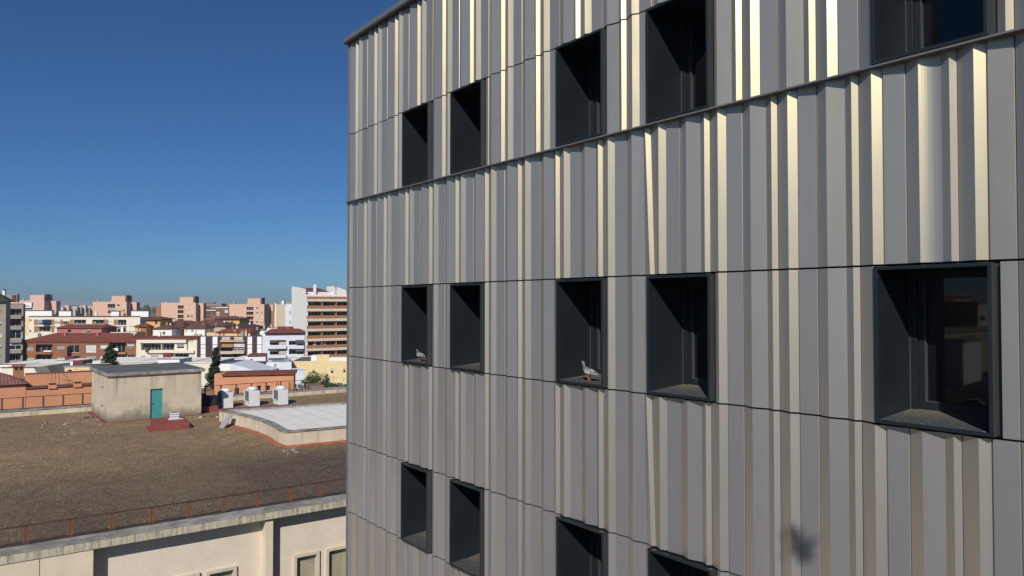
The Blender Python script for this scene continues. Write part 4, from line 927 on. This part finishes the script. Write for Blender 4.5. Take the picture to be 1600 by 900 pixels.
low_b('white_stair_room', 88.5, 114.5, 564, 128, 1, 6, WHITE, 'white stair room with a crimson tank beside it', cap=GREYM)
low_b('crimson_tank', 113.8, 129.5, 563.8, 127, 1, 3, CRIM, 'crimson box right of the white stair room', cap=PALEROOF)
low_b('crimson_screen', 101.5, 115, 557.3, 140, 1, 2, CRIM, 'crimson screen rising behind the white stair room')
low_b('cream_gable', 2, 54, 574.5, 98, 4, 9, PALECREAM, 'pale cream gable wall beside the small brick chimney', cap=PALEROOF)
b = B('cream_gable_slope', 53, 63, 575, 97.6, 4, 3, PALECREAM, 'sloping end of the cream gable wall above the shrubs', 'wall')
m = MB(); m.loft([[(0, 0, 0), (b.L, 0, 0), (b.L, 0, b.H - 1.5), (0, 0, b.H)], [(0, 3, 0), (b.L, 3, 0), (b.L, 3, b.H - 1.5), (0, 3, b.H)]]); m.build('wall', PALECREAM, b.e)
low_b('low_grey_roof', 66, 104, 583, 110, 3, 12, PALECREAM, 'low cream wall with a grey roof behind the orange parapet')
b = low_b('yellow_roof_hut', 101, 141.5, 572.8, 90, 3, 5, YELLOW, 'yellow roof hut with a dark narrow door and wires on its wall', [(106.2, 577.5, 112, 590.5, 'glass')], cap=GREYM)
b.proud('wire', DRUST, 117, 576.5, 122, 576.9, .03); b.proud('wire', DRUST, 120, 581, 136, 581.5, .03); b.proud('wire', DRUST, 128, 577, 128.5, 590, .03)
low_b('cream_wall', 139, 214, 571.8, 112, 2, 9, PALECREAM, 'plain cream wall behind the conifer and the roof hut', cap=GREYM)
low_b('cream_wall', 213.5, 292, 575.2, 104, 2, 9, PALECREAM, 'long low cream wall with a thin dark coping above the hut roof', cap=GREYM)
b = low_b('white_roof_room', 246.5, 280.5, 561.2, 118, 2, 5, WHITE, 'white roof room under a crimson sheet', cap=GREYM)
low_b('cream_wall', 290, 331, 566.8, 96, 3, 9, PALECREAM, 'taller cream wall left of the tall dark conifer', [(304.5, 581.5, 310, 588, 'half')], cap=WHITE)
b = B('white_gable', 338, 360, 568.5, 98, 4, 8, WHITE, 'white wall whose top slopes down to the right behind the orange house', 'building'); b.finish()
q = at_plane(412, 583, b.o, b.n) - b.o; u2 = q.dot(b.a); m = MB()
m.loft([[(b.L + .003, 0, 0), (u2, 0, 0), (u2, 0, q.z), (b.L + .003, 0, b.H)], [(b.L + .003, 8, 0), (u2, 8, 0), (u2, 8, q.z), (b.L + .003, 8, b.H)]]); m.build('sloping_wall', BLUEW, b.e)
b = low_b('dark_netted_roof', 368, 418, 570.5, 112, 3, 8, AWN, 'dark netting covered roof behind the white sloping wall')
b.block('covered_heap', BLACK, 404, 413, 567.8, 2, .5)
b = low_b('small_white_house', 383, 415, 557, 122, 16, 5, WHITE, 'small white house with a grey door and a red roof strip', [(391, 561, 395, 573, 'grey'), (385.3, 566, 387, 569, 'glass')]); b.hip(.25, REDROOF, .15, x0=.5, inset=.5)
b = low_b('small_bluish_house', 416, 455.5, 566.5, 106, 16, 5, BLUEW, 'small bluish white house with a grey door and grey roof sheets', [(428, 568.5, 432.5, 580, 'grey'), (420.5, 571.5, 423, 578, 'glass')]); b.block('roof_sheet', GREYM, 424, 455, 564.5, 4, .2); b.block('roof_sheet', GREYM, 446, 452, 561.8, 2, 1)
low_b('bluish_wall', 455, 476, 579.5, 98, 16, 4, BLUEW, 'low bluish white wall between the orange house and the yellow house')
b = B('yellow_house', 455.5, 545, 564.5, 112, 6, 10, YELLOW, 'large yellow rendered house with few small windows behind the shrubs')
for h in ((488, 577.5, 492.7, 584, 'half'), (517, 576, 521, 583.5, 'half'), (536.5, 575.5, 540, 582.5, 'half'), (508.7, 585, 511.7, 589.5, 'glass'), (536.5, 592, 540, 596, 'white'), (498, 590.5, 501, 594, 'glass')): b.hole(*h)
b.finish(); b.block('raised_wall', YELLOW, 495.5, 514.5, 554.5, 1.5, .004, zb=b.H - .02); b.block('white_upstand', WHITE, 514.5, 545, 558.5, 1, .01); b.block('stair_room', WHITE, 486, 495, 555.5, 2, 1)
for x in (459, 463, 467): b.proud('wire_hook', DRUST, x, 573, x + .4, 576, .1)

# --- orange buildings next to the gravel roof
oA = at_y(40.5, 607, 62)
def local_b(name, px0, px1, ytop, y_at, mat, D, label, zb=0.0, roof=True, holes=()):
    b = B(name, px0, px1, ytop, y_at, math.degrees(ROT), D, mat, label)
    for h in holes: b.hole(*h)
    b.finish(roof); return b
b = local_b('orange_terrace_house', 41, 152, 606.5, 60.5, ORANGE, 3, 'long orange rendered terrace wall behind the far rusty railing')
m = MB(); m.box(-.05, -.12, b.H - .06, b.L + 6, .3, b.H + .06); m.build('red_coping', REDROOF, b.e)
m = MB(); m.box(0, 2.4, b.H - .1, b.L + 6, 2.7, b.H + .95); m.build('upper_parapet', ORANGE, b.e)
m = MB(); m.box(0, 2.35, b.H + .95, b.L + 6, 2.75, b.H + 1.02); m.build('parapet_coping', PALEROOF, b.e)
for px in (83, 122):
    u = b.uv(px, 600)[0]; m = MB(); m.box(u - .35, -.125, b.H - .15, u + .25, .25, b.H + .4); m.box(u - .4, -.3, b.H + .33, u + .1, -.125, b.H + .36); m.build('vent_stub', ORANGE, b.e)
u = b.uv(126, 620)[0]; m = MB(); m.box(u - .4, -.35, b.H - 2.05, u + .4, -.003, b.H - 1.95); m.build('metal_shelf', RUST, b.e)
m = MB()
for k, px in enumerate((83, 88, 94)): u = b.uv(px, 600)[0]; m.tube((u, 1, b.H), (u, 1, b.H + 1.7 - .25 * k), .02, 4)
u0 = b.uv(80, 600)[0]; u1 = b.uv(88, 600)[0]; m.tube((u0 - .3, 1, b.H + 1.7), (u1, 1, b.H + 1.6), .02, 4); m.tube((u1, 1, b.H + 1.5), (u1 + .9, 1, b.H + .6), .02, 4); m.build('thin_railing', DRUST, b.e)
b = local_b('orange_corner_house', -45, 40.3, 603.8, 58.4, ORANGE, 4.5, 'orange corner house with a faded red roof and small brick chimney', roof=False)
m = MB(); L, H = b.L, b.H
m.quad((-.1, -.25, H), (L + .15, -.25, H), (L - 1.9, 2.5, H + .9), (-.1, 2.5, H + .9)); m.quad((L + .15, -.25, H), (L + .15, 4.6, H), (L - 1.9, 2.5, H + .9)); m.quad((-.1, 4.6, H), (-.1, 2.5, H + .9), (L - 1.9, 2.5, H + .9), (L + .15, 4.6, H)); m.quad((-.1, -.25, H - .02), (-.1, 4.6, H - .02), (L + .15, 4.6, H - .02), (L + .15, -.25, H - .02)); m.build('roof', PALEROOF, b.e, fix=False)
u = b.uv(29, 588, 2.6)[0]; m = MB(); m.box(u - .38, 2.4, H + .2, u + .38, 3.1, H + 1.25); ch = m.build('chimney', TBRICK, b.e)
m = MB(); m.box(u - .28, 2.385, H + .95, u - .06, 2.399, H + 1.2); m.box(u + .06, 2.385, H + .95, u + .28, 2.399, H + 1.2); m.build('flue_opening', BLACK, ch)
m = MB(); m.loft([[(u - .5, 2.3, H + 1.25), (u + .5, 2.3, H + 1.25), (u + .5, 3.2, H + 1.25), (u - .5, 3.2, H + 1.25)], [(u - .42, 2.4, H + 1.38), (u + .42, 2.4, H + 1.38), (u + .42, 3.1, H + 1.38), (u - .42, 3.1, H + 1.38)]]); m.build('chimney_cap', PALEROOF, ch)
b = B('orange_house', 350, 459, 587.3, 74, 14, 4, ORANGE, 'orange house with a low red roof behind the three white vents')
for h in ((366.5, 606.5, 374.5, 616, 'glass'), (402, 602.5, 408, 614, 'glass'), (414.5, 602.5, 422.5, 611, 'glass')): b.hole(*h)
b.finish(); b.hip(.12, REDROOF, .2, x0=0, inset=.4)
m = MB(); m.box(-.95, .3, 0, -.003, 4, b.H + .15); m.build('stair_tower', ORANGE, b.e)
for px in (433, 452, 459): u = b.uv(px, 600)[0]; m = MB(); m.box(u - .12, -.1, 0, u + .1, -.003, b.H - .8); m.build('pier', TBRICK, b.e)
b = B('red_shed', 314, 336, 612, 66, 30, 3, TBRICK, 'small red brick shed wall between the hut and the orange house'); b.finish()
b = B('orange_chimney_stack', 486.5, 506, 603, 72, 30, 2, TBRICK, 'low orange brick stack in the shrubs at the roof edge'); b.finish()

# ------------------------------------------------------------ trees and shrubs
def leafcloud(m, rnd, c_, rx, ry, rz, n, size, droop=0.0):
    for _ in range(n):
        while True:
            p = Vector((rnd.uniform(-1, 1), rnd.uniform(-1, 1), rnd.uniform(-1, 1)))
            if p.length < 1: break
        p = p * (0.55 + 0.45 * rnd.random()) if rnd.random() < .4 else p
        q = Vector((c_[0] + p.x * rx, c_[1] + p.y * ry, c_[2] + p.z * rz))
        u = Vector((rnd.gauss(0, 1), rnd.gauss(0, 1), rnd.gauss(0, .6) - droop)).normalized(); v_ = u.orthogonal(); v_.rotate(Matrix.Rotation(rnd.uniform(0, 6.28), 3, u)); s_ = size * rnd.uniform(.6, 1.4)
        m.quad(q - u * s_ * .6, q + v_ * s_ * .35, q + u * s_ * .8, q - v_ * s_ * .35)
def conifer(px, ytop, ybase_w, Y, h, label, seed, lean=0.0, lumpy=0.0, n=70):
    top = at_y(px, ytop, Y); rnd = random.Random(seed); zt = top.z; wmax = ybase_w / F * Y / 2
    t = empty('conifer_tree', (top.x, Y, 0), 0, label, 'tree')
    m = MB(); m.tube((0, 0, 0), (lean * .3, 0, zt * .6), .22, 8, .14); m.tube((lean * .3, 0, zt * .6), (lean, 0, zt - .15), .14, 8, .02); m.build('trunk', BARK, t)
    m = MB(); lv = MB()
    for k in range(n):
        f = (k + rnd.random()) / n; z = zt - f * h; r = wmax * (f ** .75) * rnd.uniform(.7, 1.12) * (1 + lumpy * math.sin(f * 17 + seed)) + .12; a = rnd.uniform(0, 6.283)
        cx = lean * (1 - f)
        e = Vector((cx + r * math.cos(a), r * math.sin(a), z - r * .28)); m.tube((cx, 0, z + r * .1), e, .03, 4, .01)
        for q in range(4):
            g_ = (q + .6) / 4; c_ = Vector((cx, 0, z + r * .1)).lerp(e, g_); leafcloud(lv, rnd, c_, r * .27 + .08, r * .27 + .08, .16 + r * .1, 26, .16, .4)
    m.build('branch', BARK, t, fix=False); lv.build('crown', LEAFD, t, fix=False)
conifer(174, 536, 66, 104, 8, 'tall dark green conifer in front of the brick apartment building', 1, n=120)
conifer(334, 544, 50, 76, 9, 'slender crooked dark conifer between the roof hut and the orange house', 2, lean=.25, lumpy=.22, n=110)
def shrub(px, py, Y, w_, h, label, seed, mat=LEAFG, n=900, spiky=False):
    p = at_y(px, py, Y); rnd = random.Random(seed); t = empty('shrub', (p.x, p.y, 0), 0, label, 'shrub')
    z = p.z - h / 2; m = MB(); m.tube((0, 0, 0), (0, 0, z), .08, 6, .05)
    for k in range(7): m.tube((0, 0, z - h * .6), (rnd.uniform(-w_, w_) * .4, rnd.uniform(-w_, w_) * .3, z + rnd.uniform(0, h * .4)), .03, 4, .01)
    m.build('stem', BARK, t, fix=False); m = MB()
    for k in range(12): leafcloud(m, rnd, (rnd.uniform(-w_, w_) * .36, rnd.uniform(-w_, w_) * .3, z + rnd.uniform(-h, h) * .3), w_ * .2, w_ * .2, h * (.3 if spiky else .22), n // 12, .11)
    m.build('crown', mat, t, fix=False)
shrub(483, 585, 79, 1.9, 2.0, 'green shrub at the left of the group before the yellow house', 3, n=1200)
shrub(493, 581, 81, 1.9, 2.4, 'tallest bushy green shrub before the yellow house', 4, LEAFG, 1300, True)
shrub(508, 584, 80, 1.6, 2.2, 'bluish green shrub right of the tallest one before the yellow house', 5, LEAFD, 1100, True)
shrub(518, 594, 79, 1.9, 1.4, 'low green shrub beside the thin antenna pole before the yellow house', 6)
shrub(533, 597, 80, 1.9, 1.1, 'rounded low shrub at the right against the metal building edge', 7)
shrub(466, 598, 78, 1.2, 1.5, 'sparse grey green shrub left of the group near the bluish wall', 8, LEAFD, 500)
shrub(41, 587.5, 70, 1.5, 1.2, 'small green shrub in front of the cream gable wall', 9)
shrub(67, 586, 72, 1.8, 1.1, 'green shrub behind the orange parapet below the sloping wall end', 10)
shrub(66.5, 575, 95, .9, 2.4, 'bare twiggy sapling before the white terrace', 11, DRYL, 240)
shrub(207, 574, 100, 1.6, 2.4, 'dry brown leafless bush before the cream wall', 12, DRYL, 700, True)
m = MB(); p = at_y(520.5, 587, 78); m.tube((p.x, p.y, 0), p, .03, 5); m.tube((p.x, p.y, p.z), (p.x + .45, p.y, p.z - .35), .015, 4)
tag(m.build('antenna_pole', SILVER), 'thin metal antenna pole standing in front of the yellow house', 'antenna')

# ------------------------------------------------------------ what the right hand window mirrors: the street behind to the left
GP = FA + INW * (DEPTH + 0.01)
def mirrored(px, py, dist):                   # the place seen in the glass at a pixel
    h = at_plane(px, py, GP, INW); d = (h - Vector((0, 0, EYE))).normalized(); rfl = d - 2 * d.dot(INW) * INW
    return h + rfl * dist / math.hypot(rfl.x, rfl.y)
def mir(name, pl, pr, dist, ytop, D, mat, label, floors=0, cols_=0, cat='building'):
    a = mirrored(pr, 476, dist); g0 = mirrored(pl, 476, 1.0); g1 = mirrored(pl, 476, 2.0); v_ = g1 - g0; w_ = Vector((-.86, -.51, 0))
    dt = v_.x * w_.y - v_.y * w_.x; q_ = a - g0; tt = (q_.x * w_.y - q_.y * w_.x) / dt; b = g0 + v_ * tt; H = mirrored((pl + pr) / 2, ytop, dist).z
    d = b - a; L = math.hypot(d.x, d.y); e = empty(name, (a.x, a.y, 0), math.atan2(d.y, d.x), label, cat)
    # side facing the clad building
    n = Vector((-d.y, d.x, 0)); sgn = 1 if n.dot(Vector((a.x, a.y, 0))) > 0 else -1
    m = MB(); m.box(0, 0 if sgn > 0 else -D, 0, L, D if sgn > 0 else 0, H); m.build('wall', mat, e)
    m = MB(); m.box(-.3, -.4 if sgn > 0 else -D, H, L + .3, D if sgn > 0 else .4, H + .5); m.build('cornice', GREYB, e)
    for k in range(floors):
        for q in range(cols_):
            x = L * (q + .25) / cols_; m = MB(); y = -.06 * sgn
            m.box(x, min(y, -.003 * sgn), H - 2.6 - k * 3, x + L / cols_ * .5, max(y, -.003 * sgn), H - 1.2 - k * 3); m.build('window', random.choice([WINF, GREYM, BLACK]), e)
    return e
mir('apartment_block', 1440, 1518, 300, 464, 12, BRICK, 'red brick apartment block seen only as a reflection in the right hand window', 6, 5)
mir('white_house', 1504, 1532, 200, 530, 6, WHITE, 'white blank walled house seen as a reflection in the right hand window')
mir('terrace_row', 1425, 1560, 240, 512, 8, BEIGE, 'beige row of low houses reflected below the brick block', 1, 9)
mir('apartment_block', 1528, 1600, 330, 474, 12, CREAM, 'cream block reflected at the right edge of the right hand window', 5, 6)
mir('far_apartment_block', 1425, 1600, 420, 470, 12, GREYB, 'grey block reflected behind the brick block', 4, 12)
cp = mirrored(1540, 625, 143); cq = mirrored(1496, 625, 143); dcar = cq - cp
car = empty('parked_car', (cp.x, cp.y, 0), math.atan2(dcar.y, dcar.x), 'silver hatchback parked in the street reflected in the right hand window', 'car')
m = MB(); prof = [(0, .35), (.05, .8), (.5, 1.0), (1.1, 1.42), (2.6, 1.45), (3.3, 1.0), (4.1, .85), (4.25, .4)]
m.loft([[(x, 0, z) for x, z in prof], [(x, .08, z) for x, z in prof], [(x, 1.66, z) for x, z in prof], [(x, 1.74, z) for x, z in prof]]); m.build('body', M('silver_car_paint', (.55, .56, .58), .3, .5), car, bevel=.06)
m = MB()
for y in (-.006, 1.746): m.quad((.75, y, 1.02), (1.2, y, 1.36), (2.5, y, 1.38), (3.1, y, 1.02))
m.build('window_glass', CGLASS, car, fix=False)
for x in (.8, 3.4):
    for y in (-.03, 1.57): m = MB(); m.tube((x, y, .32), (x, y + .2, .32), .32, 16); m.build('wheel', BLACK, car)

# ------------------------------------------------------------ chimneys and aerials on the middle distance roofs
rr = random.Random(21)
for b, nm, Y in list(ALLB):
    if not (184 < Y < 300) or b.L < 5 or 'billboard' in nm or 'tall' in nm: continue
    for k in range(min(7, 1 + int(b.L / 5))):
        u = rr.uniform(.6, b.L - 1.2); y = rr.uniform(b.D * .3, b.D * .6); w_ = rr.uniform(.35, .7); h = rr.uniform(.9, 2.0)
        m = MB(); m.box(u, y, b.H - .1, u + w_, y + w_, b.H + h); m.box(u - .06, y - .06, b.H + h, u + w_ + .06, y + w_ + .06, b.H + h + .1)
        if rr.random() < .5: m.tube((u + w_ / 2, y + w_ / 2, b.H + h + .1), (u + w_ / 2, y + w_ / 2, b.H + h + .5), .12, 6)
        m.build('chimney', rr.choice([WHITE, TBRICK, GREYB, BEIGE, PALECREAM]), b.e)
    for k in range(1 + int(b.L / 14)):
        u = rr.uniform(.6, b.L - .8); y = b.D * .4; h = rr.uniform(2.2, 3.6); m = MB(); m.tube((u, y, b.H), (u, y, b.H + h), .035, 4)
        for j in range(4): m.tube((u - .5 + j * .08, y, b.H + h - .15 - j * .22), (u + .5 - j * .08, y, b.H + h - .15 - j * .22), .022, 4)
        m.build('antenna', SILVER, b.e)

# ------------------------------------------------------------ air
hz, nt, bs = new_mat('thin_haze'); nt.nodes.remove(bs)
pv = nt.nodes.new('ShaderNodeVolumePrincipled'); pv.inputs['Color'].default_value = (0.86, 0.90, 0.95, 1); pv.inputs['Density'].default_value = 0.00013; pv.inputs['Anisotropy'].default_value = 0.1
nt.links.new(pv.outputs[0], nt.nodes['Material Output'].inputs['Volume'])
m = MB(); m.box(-6100, -6100, -1.0, 6100, 6100, 34.0)
tag(m.build('haze', hz), 'thin pale haze over the town', kind='stuff')
